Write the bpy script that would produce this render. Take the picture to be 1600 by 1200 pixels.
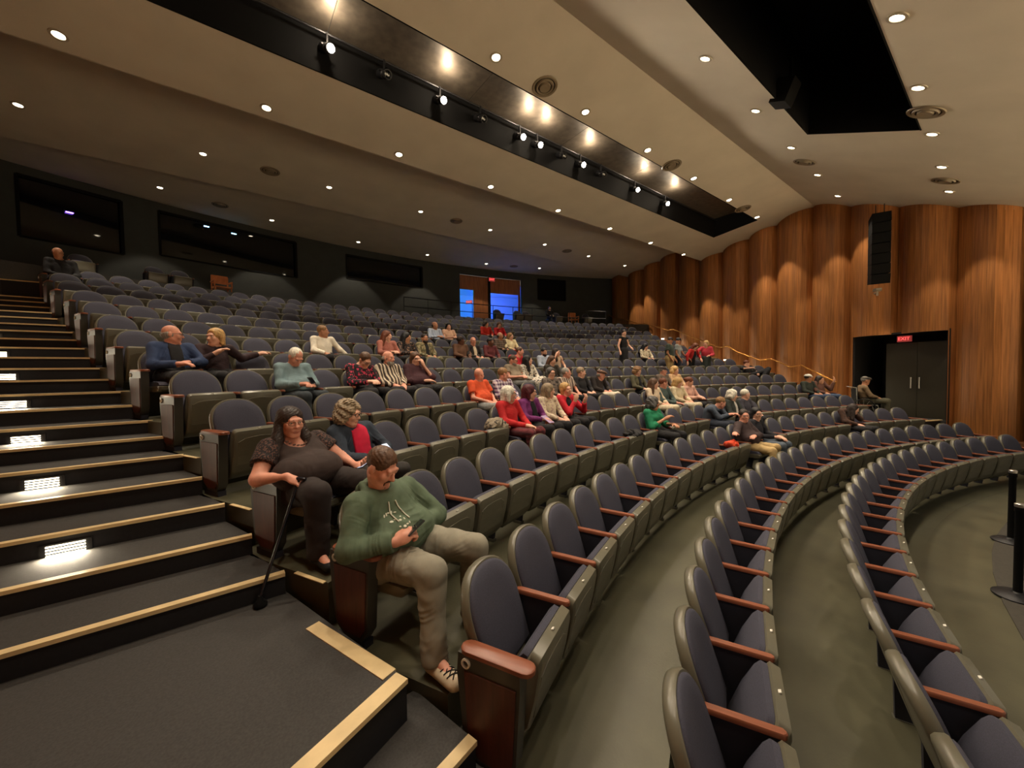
import bpy, math, random
import numpy as np
from mathutils import Vector, Matrix
random.seed(7); RNG = np.random.default_rng(7)
scene = bpy.context.scene
COL = scene.collection
for o in list(bpy.data.objects): bpy.data.objects.remove(o)

# ------------------------------------------------------------------ camera, world, exposure
# world axes: X to the hall's right, Y from the stage towards the back wall, Z up; z = 0 is the floor of the front row
EYE = Vector((-7.965, 12.216, 2.473))
cam_data = bpy.data.cameras.new('camera'); cam = bpy.data.objects.new('camera', cam_data); COL.objects.link(cam)
PITCH, ROLL = 0.03419, -0.01512
fh = Vector((0.602, 0.798, 0)).normalized(); rt0 = Vector((fh.y, -fh.x, 0)); zz = Vector((0, 0, 1))
fw = fh * math.cos(PITCH) - zz * math.sin(PITCH); up0 = zz * math.cos(PITCH) + fh * math.sin(PITCH)
rt = rt0 * math.cos(ROLL) + up0 * math.sin(ROLL); up = up0 * math.cos(ROLL) - rt0 * math.sin(ROLL)
cam.matrix_world = Matrix(((rt.x, up.x, -fw.x, EYE.x), (rt.y, up.y, -fw.y, EYE.y), (rt.z, up.z, -fw.z, EYE.z), (0, 0, 0, 1)))
cam_data.sensor_width = 36.0; cam_data.lens = 592.0 / 1600 * 36; cam_data.clip_start = 0.03; cam_data.clip_end = 200
scene.camera = cam
world = bpy.data.worlds.new('world'); scene.world = world; world.use_nodes = True
world.node_tree.nodes['Background'].inputs[0].default_value = (1.0, 0.90, 0.76, 1)
world.node_tree.nodes['Background'].inputs[1].default_value = 0.15
vs = scene.view_settings
vs.view_transform = 'Standard'; vs.look = 'None'; vs.gamma = 1.0; vs.use_curve_mapping = False
vs.exposure = 0.8
cy = scene.cycles; cy.max_bounces = 5; cy.diffuse_bounces = 4; cy.glossy_bounces = 3; cy.transmission_bounces = 3; cy.caustics_reflective = False; cy.caustics_refractive = False
LAMP_W = 215.0
FILL_W = 4400.0        # one added fill floodlight above the bounce deck
LAMP_COL = (1.0, 0.84, 0.64)

# ------------------------------------------------------------------ helpers
_mats = {}
def mat(name, col, rough=0.6, metal=0.0, var=0.0, scale=30.0, bump=0.0, bscale=200.0, emit=None, estr=0.0, spec=0.5, trans=0.0, stretch=None, coat=0.0, rand=0.0):
    if name in _mats: return _mats[name]
    m = bpy.data.materials.new(name); m.use_nodes = True; nt = m.node_tree; b = nt.nodes['Principled BSDF']
    b.inputs['Base Color'].default_value = (*col, 1); b.inputs['Roughness'].default_value = rough; b.inputs['Metallic'].default_value = metal
    b.inputs['Specular IOR Level'].default_value = spec
    if coat: b.inputs['Coat Weight'].default_value = coat; b.inputs['Coat Roughness'].default_value = 0.2
    if trans: b.inputs['Transmission Weight'].default_value = trans
    tc = None
    def coords(st):
        tcn = nt.nodes.new('ShaderNodeTexCoord'); mp = nt.nodes.new('ShaderNodeMapping')
        nt.links.new(tcn.outputs['Object'], mp.inputs['Vector'])
        if st: mp.inputs['Scale'].default_value = st
        if rand:
            oi = nt.nodes.new('ShaderNodeObjectInfo'); mu = nt.nodes.new('ShaderNodeMath'); mu.operation = 'MULTIPLY'; mu.inputs[1].default_value = 37.0
            cx = nt.nodes.new('ShaderNodeCombineXYZ'); nt.links.new(oi.outputs['Random'], mu.inputs[0])
            for k in range(3): nt.links.new(mu.outputs[0], cx.inputs[k])
            nt.links.new(cx.outputs[0], mp.inputs['Location'])
        return mp.outputs['Vector']
    if var:
        n = nt.nodes.new('ShaderNodeTexNoise'); n.inputs['Scale'].default_value = scale; n.inputs['Detail'].default_value = 5
        nt.links.new(coords(stretch), n.inputs['Vector'])
        r = nt.nodes.new('ShaderNodeValToRGB')
        r.color_ramp.elements[0].position = 0.3; r.color_ramp.elements[1].position = 0.7
        r.color_ramp.elements[0].color = (*[c * (1 - var) for c in col], 1); r.color_ramp.elements[1].color = (*[min(1, c * (1 + var)) for c in col], 1)
        nt.links.new(n.outputs['Fac'], r.inputs[0]); last = r.outputs[0]
        if rand:
            oi = nt.nodes.new('ShaderNodeObjectInfo'); hs = nt.nodes.new('ShaderNodeHueSaturation'); mr = nt.nodes.new('ShaderNodeMapRange')
            mr.inputs['To Min'].default_value = 1 - rand; mr.inputs['To Max'].default_value = 1 + rand
            nt.links.new(oi.outputs['Random'], mr.inputs['Value']); nt.links.new(mr.outputs[0], hs.inputs['Value']); nt.links.new(last, hs.inputs['Color']); last = hs.outputs[0]
        nt.links.new(last, b.inputs['Base Color'])
    if bump:
        n2 = nt.nodes.new('ShaderNodeTexNoise'); n2.inputs['Scale'].default_value = bscale; n2.inputs['Detail'].default_value = 3
        nt.links.new(coords(None), n2.inputs['Vector'])
        bp = nt.nodes.new('ShaderNodeBump'); bp.inputs['Strength'].default_value = bump; bp.inputs['Distance'].default_value = 0.02
        nt.links.new(n2.outputs['Fac'], bp.inputs['Height']); nt.links.new(bp.outputs[0], b.inputs['Normal'])
    if emit: b.inputs['Emission Color'].default_value = (*emit, 1); b.inputs['Emission Strength'].default_value = estr
    _mats[name] = m; return m

def S(r, g, b):            # an 8-bit sRGB colour as linear
    f = lambda c: c / 12.92 if c <= 0.04045 else ((c + 0.055) / 1.055) ** 2.4
    return (f(r / 255), f(g / 255), f(b / 255))

class MB:
    """collects faces; build() links them as one mesh object"""
    def __init__(s): s.v = []; s.f = []; s.mi = []; s.cur = 0
    def add(s, vs, fs):
        n = len(s.v); s.v += [tuple(v) for v in vs]; s.f += [tuple(i + n for i in f) for f in fs]; s.mi += [s.cur] * len(fs); return s
    def box(s, c, sz, M=None):
        x, y, z = [k / 2 for k in sz]
        p = [Vector((a * x, b * y, d * z)) for d in (-1, 1) for a, b in ((-1, -1), (1, -1), (1, 1), (-1, 1))]
        if M is not None: p = [M @ q for q in p]
        p = [q + Vector(c) for q in p]
        return s.add(p, [(0, 3, 2, 1), (4, 5, 6, 7), (0, 1, 5, 4), (1, 2, 6, 5), (2, 3, 7, 6), (3, 0, 4, 7)])
    def loft(s, rings, cap0=True, cap1=True, closed=True):
        n = len(rings[0]); vs = [p for r in rings for p in r]; fs = []
        for i in range(len(rings) - 1):
            for j in range(n if closed else n - 1):
                k = (j + 1) % n; fs.append((i * n + j, i * n + k, (i + 1) * n + k, (i + 1) * n + j))
        if cap0: fs.append(tuple(range(n))[::-1])
        if cap1: fs.append(tuple((len(rings) - 1) * n + j for j in range(n)))
        return s.add(vs, fs)
    def prism(s, poly, z0, z1):       # poly in xy, extruded in z
        return s.loft([[(x, y, z0) for x, y in poly], [(x, y, z1) for x, y in poly]])
    def xprism(s, poly, x0, x1):      # poly in yz, extruded in x
        return s.loft([[(x0, y, z) for y, z in poly], [(x1, y, z) for y, z in poly]])
    def tube(s, path, r, n=8, caps=True):
        P = [Vector(p) for p in path]; rs = r if isinstance(r, (list, tuple)) else [r] * len(P); rings = []
        d0 = (P[1] - P[0]).normalized(); ref = Vector((0, 0, 1)) if abs(d0.z) < 0.9 else Vector((1, 0, 0))
        u = d0.cross(ref).normalized()
        for i, p in enumerate(P):
            d = (P[min(i + 1, len(P) - 1)] - P[max(i - 1, 0)]).normalized()
            u = (u - d * u.dot(d)).normalized(); w = d.cross(u)
            rings.append([p + (u * math.cos(2 * math.pi * k / n) + w * math.sin(2 * math.pi * k / n)) * rs[i] for k in range(n)])
        return s.loft(rings, caps, caps)
    def lathe(s, prof, n=24, c=(0, 0, 0), M=None, caps=True):
        rings = [[Vector((r * math.cos(2 * math.pi * k / n), r * math.sin(2 * math.pi * k / n), z)) for k in range(n)] for r, z in prof]
        if M is not None: rings = [[M @ p for p in r] for r in rings]
        rings = [[p + Vector(c) for p in r] for r in rings]
        return s.loft(rings, caps, caps)
    def sphere(s, c, r, n=10, m=7, sc=(1, 1, 1)):
        rings = []
        for i in range(m + 1):
            a = math.pi * min(max(i / m, 0.02), 0.98)
            rings.append([(c[0] + r * sc[0] * math.sin(a) * math.cos(2 * math.pi * k / n), c[1] + r * sc[1] * math.sin(a) * math.sin(2 * math.pi * k / n), c[2] - r * sc[2] * math.cos(a)) for k in range(n)])
        return s.loft(rings)
    def sector(s, r0, r1, z0, z1, p0, p1, n=24):   # solid ring sector about the hall's centre; phi from the Y axis
        rings = []
        for k in range(n + 1):
            p = p0 + (p1 - p0) * k / n; sx, cy = math.sin(p), math.cos(p)
            rings.append([(r0 * sx, r0 * cy, z0), (r1 * sx, r1 * cy, z0), (r1 * sx, r1 * cy, z1), (r0 * sx, r0 * cy, z1)])
        return s.loft(rings)
    def mesh(s, name, mats, smooth=None):
        me = bpy.data.meshes.new(name); me.from_pydata(s.v, [], s.f)
        for m in (mats if isinstance(mats, (list, tuple)) else [mats]): me.materials.append(m)
        if any(s.mi): me.polygons.foreach_set('material_index', s.mi)
        import bmesh
        bm = bmesh.new(); bm.from_mesh(me); bmesh.ops.recalc_face_normals(bm, faces=bm.faces[:]); bm.to_mesh(me); bm.free()
        if smooth is not None:
            me.shade_smooth(); me.set_sharp_from_angle(angle=math.radians(smooth))
        me.update(); return me
    def build(s, name, mats, parent=None, smooth=None, **kw):
        return put(name, s.mesh(name, mats, smooth), parent, **kw)

def tag(o, label=None, cat=None, group=None, kind=None):
    if label: o['label'] = label
    if cat: o['category'] = cat
    if group: o['group'] = group
    if kind: o['kind'] = kind
    return o
def put(name, me, parent=None, loc=None, rotz=None, **kw):
    o = bpy.data.objects.new(name, me); COL.objects.link(o)
    if parent is not None: o.parent = parent
    if loc is not None: o.location = loc
    if rotz is not None: o.rotation_euler = (0, 0, rotz)
    return tag(o, **kw)
def empty(name, loc=(0, 0, 0), rotz=0, **kw):
    o = bpy.data.objects.new(name, None); COL.objects.link(o); o.location = loc; o.rotation_euler = (0, 0, rotz); o.empty_display_size = 0.1
    return tag(o, **kw)
def copy_tree(o, parent=None):
    c = o.copy(); COL.objects.link(c); c.parent = parent
    for ch in o.children: copy_tree(ch, c)
    return c
def lamp(name, kind, loc, energy, col, parent=None, aim=None, size=None, blend=0.5, radius=0.05, shape=None):
    L = bpy.data.lights.new(name, kind); L.energy = energy; L.color = col
    if kind == 'SPOT': L.spot_size = size; L.spot_blend = blend
    if kind in ('SPOT', 'POINT'): L.shadow_soft_size = radius
    if kind == 'AREA':
        L.shape = 'RECTANGLE'; L.size, L.size_y = shape
    o = bpy.data.objects.new(name, L); COL.objects.link(o); o.location = loc
    if parent is not None: o.parent = parent
    if aim is not None: o.rotation_euler = Vector(aim).to_track_quat('-Z', 'Y').to_euler()
    return o
def ordinal(n):
    return {1: 'first', 2: 'second', 3: 'third', 4: 'fourth', 5: 'fifth', 6: 'sixth', 7: 'seventh', 8: 'eighth', 9: 'ninth', 10: 'tenth', 11: 'eleventh', 12: 'twelfth', 13: 'thirteenth', 14: 'fourteenth', 15: 'fifteenth'}.get(n, '%d%s' % (n, 'st' if n % 10 == 1 and n != 11 else 'nd' if n % 10 == 2 and n != 12 else 'rd' if n % 10 == 3 and n != 13 else 'th'))

# ------------------------------------------------------------------ the rows: radius of the top of the backs, height of the floor, angle of the aisle seat
ZO = 2.473; PITCH_SEAT = 0.56; NROW = 15
def rad(i): return 13.589 if i == 1 else 13.589 + 1.0277 + 1.1028 * (i - 2)
_zt = [None, -1.573, -1.460, -1.173, -.890, -.577, -.268, .06, .36, .70, 1.04, 1.39, 1.74, 2.08, 2.42, 2.76]
def floor_z(i): return _zt[i] - 0.9 + ZO
_pe = [None, .432, .451, .445, .440, .435, .429, .425, .4215, .418, .4146, .4105, .4066, .4055, .402, .398]
def phi_end(i): return _pe[i]
def nseats(i): return int(round(2 * phi_end(i) * rad(i) / PITCH_SEAT)) + 1
def seat_phi(i, k): return -phi_end(i) + k * PITCH_SEAT / rad(i)
PLAT_Z = 2.75 + ZO; R_WALL = 33.4
def x_in(s): return 7.22 + 0.335 * (s - 14.14)      # aisle edge of the seating block
def x_wall(s): return 8.3 + 0.364 * (s - 12.21)      # side wall
# ------------------------------------------------------------------ materials of the hall
m_floor = mat('painted concrete', S(82, 80, 62), rough=0.42, var=0.22, scale=2.2, bump=0.05, bscale=60)
m_riser = mat('riser paint', S(52, 52, 44), rough=0.55, var=0.15, scale=5)
m_carpet = mat('black aisle carpet', S(58, 56, 54), rough=0.8, var=0.2, scale=90, bump=0.15, bscale=500)
m_steprise = mat('black step riser', S(22, 23, 28), rough=0.7, var=0.2, scale=40)
m_nosing = mat('pale nosing strip', S(225, 200, 150), rough=0.45, var=0.10, scale=8)
m_plaster = mat('ceiling plaster', S(212, 203, 186), rough=0.85, var=0.05, scale=1.2, bump=0.05, bscale=90)
m_plank = mat('stained wood plank', S(168, 110, 60), rough=0.5, spec=0.3, var=0.30, scale=3.0, stretch=(9, 9, 0.35), rand=0.12)
m_backwall = mat('dark grey wall paint', S(54, 57, 55), rough=0.8, var=0.08, scale=3)
m_black = mat('matt black paint', S(9, 9, 10), rough=0.8, spec=0.2)
m_bronze = mat('satin dark bronze', S(112, 102, 90), rough=0.5, metal=0.45, var=0.2, scale=6)
m_dark = mat('dark grey metal', S(38, 38, 40), rough=0.45, metal=0.4)
m_stage = mat('dark stage carpet', S(62, 58, 50), rough=0.85, var=0.15, scale=30)
m_glass = mat('dark booth glass', S(10, 12, 15), rough=0.04, spec=0.8)
m_brass = mat('brass rail', S(200, 140, 70), rough=0.3, metal=0.9)
m_lens = mat('lit lamp lens', (1, 1, 1), emit=(1.0, 0.86, 0.62), estr=14)
m_trim = mat('white lamp trim', S(175, 165, 145), rough=0.4)
m_ventm = mat('vent metal', S(135, 122, 100), rough=0.5)
m_slot = mat('vent gap', S(60, 52, 42), rough=0.8)

def Zc(z): return z + ZO
# floor of the orchestra and the tiers
fl = MB(); fl.prism([(-16, -4), (16, -4), (16, 34), (-16, 34)], -0.2, 0.0)
fl.build('floor', m_floor, kind='structure', label='olive grey painted concrete floor in front of the first row')
ramp = MB(); pe = phi_end(2) + 0.40 / rad(2); rings = []
for k in range(41):
    p = -pe + 2 * pe * k / 40; sx, cy = math.sin(p), math.cos(p); r_ = [(12.9, -0.1), (rad(2) + 0.02, -0.1), (rad(2) + 0.02, floor_z(2)), (14.35, floor_z(2)), (14.0, floor_z(2) * .75), (13.4, floor_z(2) * .25), (12.9, 0.002)]
    rings.append([(r * sx, r * cy, z) for r, z in r_])
ramp.loft(rings); ramp.build('seating_tier', m_floor, smooth=30, kind='structure', label='gently sloping concrete floor under the second row of seats')
for i in range(3, NROW + 1):
    pe = phi_end(i) + 0.40 / rad(i)
    t = MB(); t.sector(rad(i - 1) + 0.02, rad(i) + 0.02, floor_z(i) - 0.75 if i > 4 else -0.1, floor_z(i), -pe, pe, 40)
    t.build('seating_tier', m_floor, kind='structure', label='olive grey concrete tier under the %s row of seats' % ordinal(i))
t = MB(); t.sector(rad(15) + 0.02, R_WALL + 0.3, 2.5, PLAT_Z, -0.52, 0.52, 40)
t.build('seating_tier', m_carpet, kind='structure', label='raised platform along the back wall')
for i in (5, 6, 7):     # pale edge strips on the aisle ends of the tiers
    for side in (-1, 1):
        pe = side * (phi_end(i) + 0.40 / rad(i)); a_, b_ = rad(i - 1) + 0.04, rad(i - 1) + 0.36
        m_ = MB(); m_.sector(a_, b_, floor_z(i), floor_z(i) + 0.006, pe - 0.0016, pe + 0.0002, 1); m_.build('trim_%d' % (i - 4 + (3 if side > 0 else 0)), m_nosing, kind='structure')
st = MB(); st.lathe([(12.35, -0.05), (12.35, 0.012), (0.5, 0.012)], 96, caps=False)
st.build('stage_floor', m_stage, kind='structure', label='dark carpet circle in front of the front row')

# stepped aisles on both sides; a step is a box with a pale nosing strip
steps = []   # (y of the nosing, z)
for i in range(5, NROW + 1):
    s0 = rad(i) * math.cos(phi_end(i) + 0.0165) - 0.67
    z1 = floor_z(i + 1) if i < NROW else PLAT_Z
    steps.append((s0, floor_z(i), i)); steps.append((s0 + 0.52, (floor_z(i) + z1) / 2, None))
steps.append((steps[-1][0] + 0.5, PLAT_Z - 0.35, None)); steps.append((steps[-1][0] + 0.5, PLAT_Z, None))
LAND_Z = Zc(-1.632)
def step_solid(poly, z0, z1, name, label):
    b = MB(); b.prism(poly, z0, z1 - 0.004); o = b.build(name, m_steprise, kind='structure', label=label)
    c = MB(); c.prism(poly, z1 - 0.004, z1); c.build('tread', m_carpet, o); return o
def strip(o, a, b, z, w=0.05, inward=None):
    a = Vector((*a, 0)); b = Vector((*b, 0)); d = (b - a).normalized(); n = Vector((-d.y, d.x, 0))
    if inward is not None and n.dot(Vector((*inward, 0))) < 0: n = -n
    m = MB(); m.prism([tuple((a - n * 0.012)[:2]), tuple((b - n * 0.012)[:2]), tuple((b + n * w)[:2]), tuple((a + n * w)[:2])], z - 0.02, z + 0.006)
    return m.build('nosing', m_nosing, o)
for side in (-1, 1):
    where = 'left' if side < 0 else 'right'
    for k, (s0, z, row) in enumerate(steps):
        s1 = steps[k + 1][0] + 0.03 if k + 1 < len(steps) else 31.0
        poly = [(side * x_in(s0), s0), (side * x_wall(s0), s0), (side * x_wall(s1), s1), (side * x_in(s1), s1)]
        o = step_solid(poly, z - 0.5, z, 'aisle_step', '%s black step of the %s aisle counted up from the landing' % (ordinal(k + 1), where))
        strip(o, (side * x_in(s0), s0), (side * x_wall(s0), s0), z, 0.045, (0, 1))
    # landing
    poly = [(side * 7.66, 15.50), (side * 9.5, 15.50), (side * 9.0, 13.40), (side * 8.85, 13.47), (side * 7.25, 14.14)]
    o = step_solid(poly, LAND_Z - 0.45, LAND_Z, 'landing', 'wide black landing at the foot of the %s aisle stairs' % where)
    strip(o, (side * 7.25, 14.14), (side * 8.85, 13.47), LAND_Z, 0.075, (0, 1))
    strip(o, (side * 7.283, 14.23), (side * 7.54, 14.94), LAND_Z, 0.075, (side, 0))
    # lower steps
    for k, (ya, yb, z) in enumerate(((13.82, 14.2, -1.86), (13.3, 13.85, -2.02), (12.8, 13.35, -2.17), (12.3, 12.85, -2.32))):
        xi = 7.02 - 0.34 * (13.82 - ya)
        poly = [(side * xi, ya), (side * 8.9, ya - 0.5), (side * 8.9, yb), (side * (xi + .12), yb + 0.1)]
        o = step_solid(poly, -0.1, Zc(z), 'aisle_step', '%s black step below the %s landing' % (ordinal(k + 1), where))
        strip(o, (side * xi, ya), (side * 8.9, ya - 0.5), Zc(z), 0.05, (0, 1))

# ------------------------------------------------------------------ ceiling: sloped panels running across the hall
CP = dict(B=(28.3, 6.34), B1=(21.9, 6.62), C=(22.0, 5.52), D=(20.26, 5.715), E=(18.53, 5.908), F=(16.9, 6.09), G1=(15.17, 5.311), G2=(13.367, 4.50), H=(11.0, 3.435))
ceil = empty('ceiling', kind='structure', label='beige plaster ceiling of broad sloped panels')
def panel(a, b, x0, x1, th=0.10, m=m_plaster, name='ceiling_panel'):
    (s0, z0), (s1, z1) = a, b
    p = MB(); p.xprism([(s0, Zc(z0)), (s1, Zc(z1)), (s1, Zc(z1) + th), (s0, Zc(z0) + th)], x0, x1); return p.build(name, m, ceil)
W = 16.5
panel((34.2, 6.6), (28.2, 6.6), -W, W); panel(CP['B'], CP['B1'], -W, W)
panel((28.34, 6.345), (28.30, 6.345), -W, W, 0.32); panel((22.04, 5.52), (22.0, 5.52), -W, W, 1.15)
panel(CP['C'], CP['D'], -W, W); panel(CP['E'], CP['F'], -W, W)
panel(CP['D'], CP['E'], -W, -9.3); panel(CP['D'], CP['E'], 9.3, W)
panel(CP['F'], CP['G1'], -W, W); panel(CP['G2'], CP['H'], -W, W)
panel(CP['G1'], CP['G2'], -W, -10); panel(CP['G1'], CP['G2'], 2.85, W)
# lighting slot with a bronze lining
sl = empty('lighting_slot', kind='structure', label='long dark lighting slot cut through the ceiling')
b = MB(); b.box((0, 20.245, Zc(6.11)), (18.62, 0.03, 0.80)); b.build('slot_side', m_black, sl)
b = MB(); b.box((0, 18.545, Zc(6.21)), (18.62, 0.03, 0.60)); b.build('slot_side', m_black, sl)
for sx in (-1, 1):
    b = MB(); b.xprism([(18.53, Zc(5.908)), (20.26, Zc(5.715)), (20.26, Zc(6.51)), (18.53, Zc(6.51))], sx * 9.30 - 0.012, sx * 9.30 + 0.012); b.build('slot_end', m_black, sl)
for k in range(6):
    b = MB(); b.box((-7.75 + 3.1 * k, 19.38, Zc(6.52)), (3.09, 1.86, 0.03)); b.build('slot_lining', m_bronze, sl)
# speaker well: deep black opening
sl = empty('speaker_well', kind='structure', label='deep black opening in the ceiling nearest the stage')
b = MB(); b.box((-3.575, 15.155, Zc(6.145)), (12.85, 0.03, 1.67)); b.box((-3.575, 13.375, Zc(5.75)), (12.85, 0.03, 2.5)); b.box((-3.6, 14.3, Zc(7.0)), (13, 2.2, 0.05))
for x in (-10.0, 2.825): b.xprism([(13.367, Zc(4.50)), (15.17, Zc(5.311)), (15.17, Zc(7.0)), (13.367, Zc(7.0))], x, x + 0.025)
b.build('well_lining', m_black, sl)
t = empty('hung_loudspeaker', (1.05, 15.05, Zc(5.42)), label='black loudspeaker poking out of the ceiling opening', cat='speaker')
b = MB(); b.box((0, 0, 0), (0.36, 0.3, 0.42), Matrix.Rotation(math.radians(24), 3, 'X')); b.build('cabinet', m_black, t)
b = MB(); b.box((0, -.1, .35), (0.05, 0.05, 0.5)); b.build('hanger', m_black, t)

# ------------------------------------------------------------------ downlights, vents, slot lamps
def slope_at(a, b):
    (s0, z0), (s1, z1) = CP[a] if isinstance(a, str) else a, CP[b] if isinstance(b, str) else b
    return math.atan((z1 - z0) / (s1 - s0))
def downlight(x, y, z, sl, label, group, power=1.0, ang=78):
    R = Matrix.Rotation(sl, 3, 'X')
    t = empty('downlight', (x, y, z), label=label, cat='ceiling light', group=group)
    b = MB(); b.lathe([(0.072, -0.002), (0.080, -0.016), (0.115, -0.014), (0.12, 0.004)], 20, M=R, caps=False); b.build('trim_ring', m_trim, t, smooth=40)
    b = MB(); b.lathe([(0.075, -0.006), (0.04, -0.004), (0.002, -0.004)], 20, M=R); b.build('lens', m_lens, t)
    if power: lamp('downlight_lamp', 'SPOT', (0, 0, -0.05), LAMP_W * power, LAMP_COL, t, aim=(0, 0, -1), size=math.radians(ang), blend=0.22, radius=0.06)
P1s, P2s, P3s = slope_at('B', 'B1'), slope_at('C', 'F'), slope_at('F', 'H')
def plz(a, b, y):
    (s0, z0), (s1, z1) = CP[a], CP[b]; return Zc(z0 + (z1 - z0) * (y - s0) / (s1 - s0))
rows_dl = [
 ('over the back aisle', [(-9.59, 30.33), (-6.18, 31.45), (-2.43, 32.19), (1.29, 32.19), (5.0, 31.83), (8.39, 30.77)], lambda y: Zc(6.6), 0.0, 0.5),
 ('on the rear ceiling panel', [(-11.65 + 3.367 * k, 26.42 + 0.058 * k) for k in range(8)], lambda y: plz('B', 'B1', y), P1s, 1.0),
 ('on the panel behind the lighting slot', [(-9.95 + 2.84 * k, 21.65 + 0.046 * k) for k in range(8)], lambda y: plz('C', 'F', y), P2s, 1.0),
 ('on the panel in front of the lighting slot', [(-8.74 + 2.526 * k, 18.15 + 0.04 * k) for k in range(8)], lambda y: plz('C', 'F', y), P2s, 1.0),
 ('beside the speaker opening', [(-7.9 + 2.315 * k, 15.50 + 0.045 * k) for k in range(8)], lambda y: plz('F', 'H', y), P3s, 0.7),
 ('on the panel nearest the stage', [(-7.1 + 2.032 * k, 13.1 + 0.03 * k) for k in range(8)], lambda y: plz('F', 'H', y), P3s, 0.55)]
for where, pts, zf, slp, pw in rows_dl:
    for k, (x, y) in enumerate(pts):
        downlight(x, y, zf(y), slp, 'round recessed downlight, %s from the left %s' % (ordinal(k + 1), where), 'recessed downlights in the ceiling', pw)
def vent(x, y, z, sl, label):
    R = Matrix.Rotation(sl, 3, 'X'); t = empty('ceiling_vent', (x, y, z), label=label, cat='vent', group='round ceiling vents')
    b = MB(); b.lathe([(0.25, -0.003), (0.001, -0.003)], 24, M=R); b.build('backing', m_slot, t)
    for r0, r1, h in ((0.27, 0.215, -0.02), (0.19, 0.145, -0.035), (0.12, 0.0, -0.045)):
        b = MB(); b.lathe([(r0, -0.004), (r0 - 0.01, h), (max(r1, 0.001), h + 0.008), (max(r1, 0.001), -0.003)], 24, M=R, caps=False); b.build('diffuser_ring', m_ventm, t, smooth=40)
for k, (x, y) in enumerate([(-6.64, 26.47), (0.06, 26.61), (6.88, 26.81)]): vent(x, y, plz('B', 'B1', y), P1s, 'round ceiling vent, %s from the left on the rear panel' % ordinal(k + 1))
for k, (x, y) in enumerate([(-2.44, 18.24), (2.61, 18.34), (7.62, 18.42)]): vent(x, y, plz('C', 'F', y), P2s, 'round ceiling vent, %s from the left in front of the slot' % ordinal(k + 1))
vent(4.82, 15.77, plz('F', 'H', 15.77), P3s, 'round ceiling vent behind the black opening')
for k, (x, y) in enumerate([(2.0, 13.23), (6.16, 13.3)]): vent(x, y, plz('F', 'H', y), P3s, 'round ceiling vent %s the wooden wall on the front panel' % ('farther from', 'close to')[k])
for k, (x, y) in enumerate([(-7.93, 30.85), (6.75, 31.34)]): vent(x, y, Zc(6.6), 0, 'round ceiling vent over the back aisle, %s end' % ('left', 'right')[k])
m_spotlens = mat('stage lamp lens', (1, 1, 1), emit=(1.0, 0.88, 0.68), estr=60)
b = MB(); b.tube([(-9.1, 20.05, Zc(6.33)), (9.1, 20.05, Zc(6.33))], 0.024, 8)
b.build('lighting_pipe', m_dark, label='long black lighting pipe inside the ceiling slot', cat='pipe')
for k, (x, on) in enumerate([(-6.26, 1), (-5.2, 0), (-3.96, 1), (-2.9, 0), (-1.7, 1), (-1.11, 1), (-0.2, 0), (0.57, 1), (1.5, 0), (3.23, 1), (5.06, 1)]):
    t = empty('stage_spotlight', (x, 20.0, Zc(6.04)), label='%s black stage spotlight, %s from the left in the ceiling slot' % ('lit' if on else 'unlit', ordinal(k + 1)), cat='spotlight', group='stage spotlights in the ceiling slot')
    D = Vector((-0.15 - 0.05 * x, -0.85, -0.5)).normalized(); M3 = D.to_track_quat('Z', 'Y').to_matrix()
    b = MB(); b.lathe([(0.05, -0.26), (0.085, -0.24), (0.085, -0.02), (0.065, 0.0), (0.075, 0.12), (0.088, 0.14), (0.088, 0.16), (0.07, 0.155)], 16, M=M3); b.build('housing', m_dark, t, smooth=40)
    b = MB(); b.box((0, 0.03, 0.17), (0.03, 0.05, 0.26)); b.box((0, 0.0, 0.04), (0.22, 0.03, 0.02)); b.build('yoke', m_dark, t)
    b = MB(); b.lathe([(0.068, 0.161), (0.03, 0.168), (0.001, 0.17)], 16, M=M3); b.build('lens', m_spotlens if on else m_glass, t)
    if on:
        lamp('spotlight_lamp', 'SPOT', tuple(D * 0.2), 130, (1.0, 0.82, 0.6), t, aim=D, size=math.radians(80), blend=0.8, radius=0.05)
        lamp('spotlight_spill', 'POINT', tuple(Vector((0.0, -0.35, 0.25))), 16, (1.0, 0.82, 0.6), t, radius=0.05)

# ------------------------------------------------------------------ right wall of wavy wooden planks, left wall its mirror
creases = [12.02, 13.24, 14.5, 15.76, 16.96, 18.32, 19.55, 20.9, 22.3, 23.7, 25.2, 26.7, 28.3, 30.3]
def ceil_z(y):
    L = [(34.2, 6.6), (28.3, 6.6), (28.3, 6.34), (22.0, 6.62), (22.0, 5.52), (16.9, 6.09), (11.0, 3.435)]
    for (s0, z0), (s1, z1) in zip(L, L[1:]):
        if s1 <= y <= s0 and s0 > s1: return Zc(z0 + (z1 - z0) * (y - s0) / (s1 - s0))
    return Zc(6.6)
DOOR = (13.37, 15.59, Zc(0.99), Zc(-1.632))
wr = empty('wall_right', kind='structure', label='wavy side wall of tall stained wooden planks')
NPL = 9
for a, b_ in zip(creases, creases[1:]):
    for j in range(NPL):
        y0, y1 = a + (b_ - a) * j / NPL, a + (b_ - a) * (j + 1) / NPL - 0.003
        f = lambda y: x_wall(y) - 0.42 * math.sin(math.pi * (y - a) / (b_ - a)) ** 0.75 + 0.16
        ym = (y0 + y1) / 2; zb = Zc(-2.3) if ym < 16 else Zc(-2.3 + 0.33 * (ym - 16))
        if DOOR[0] < ym < DOOR[1]: zb = DOOR[2]
        zt = max(ceil_z(y0), ceil_z(y1)) + 0.05
        p = MB(); q0, q1 = f(max(y0, a + 1e-4)), f(y1)
        p.prism([(q0, y0), (q1, y1), (q1 + 0.05, y1), (q0 + 0.05, y0)], zb, zt)
        p.build('plank', m_plank, wr)
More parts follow.
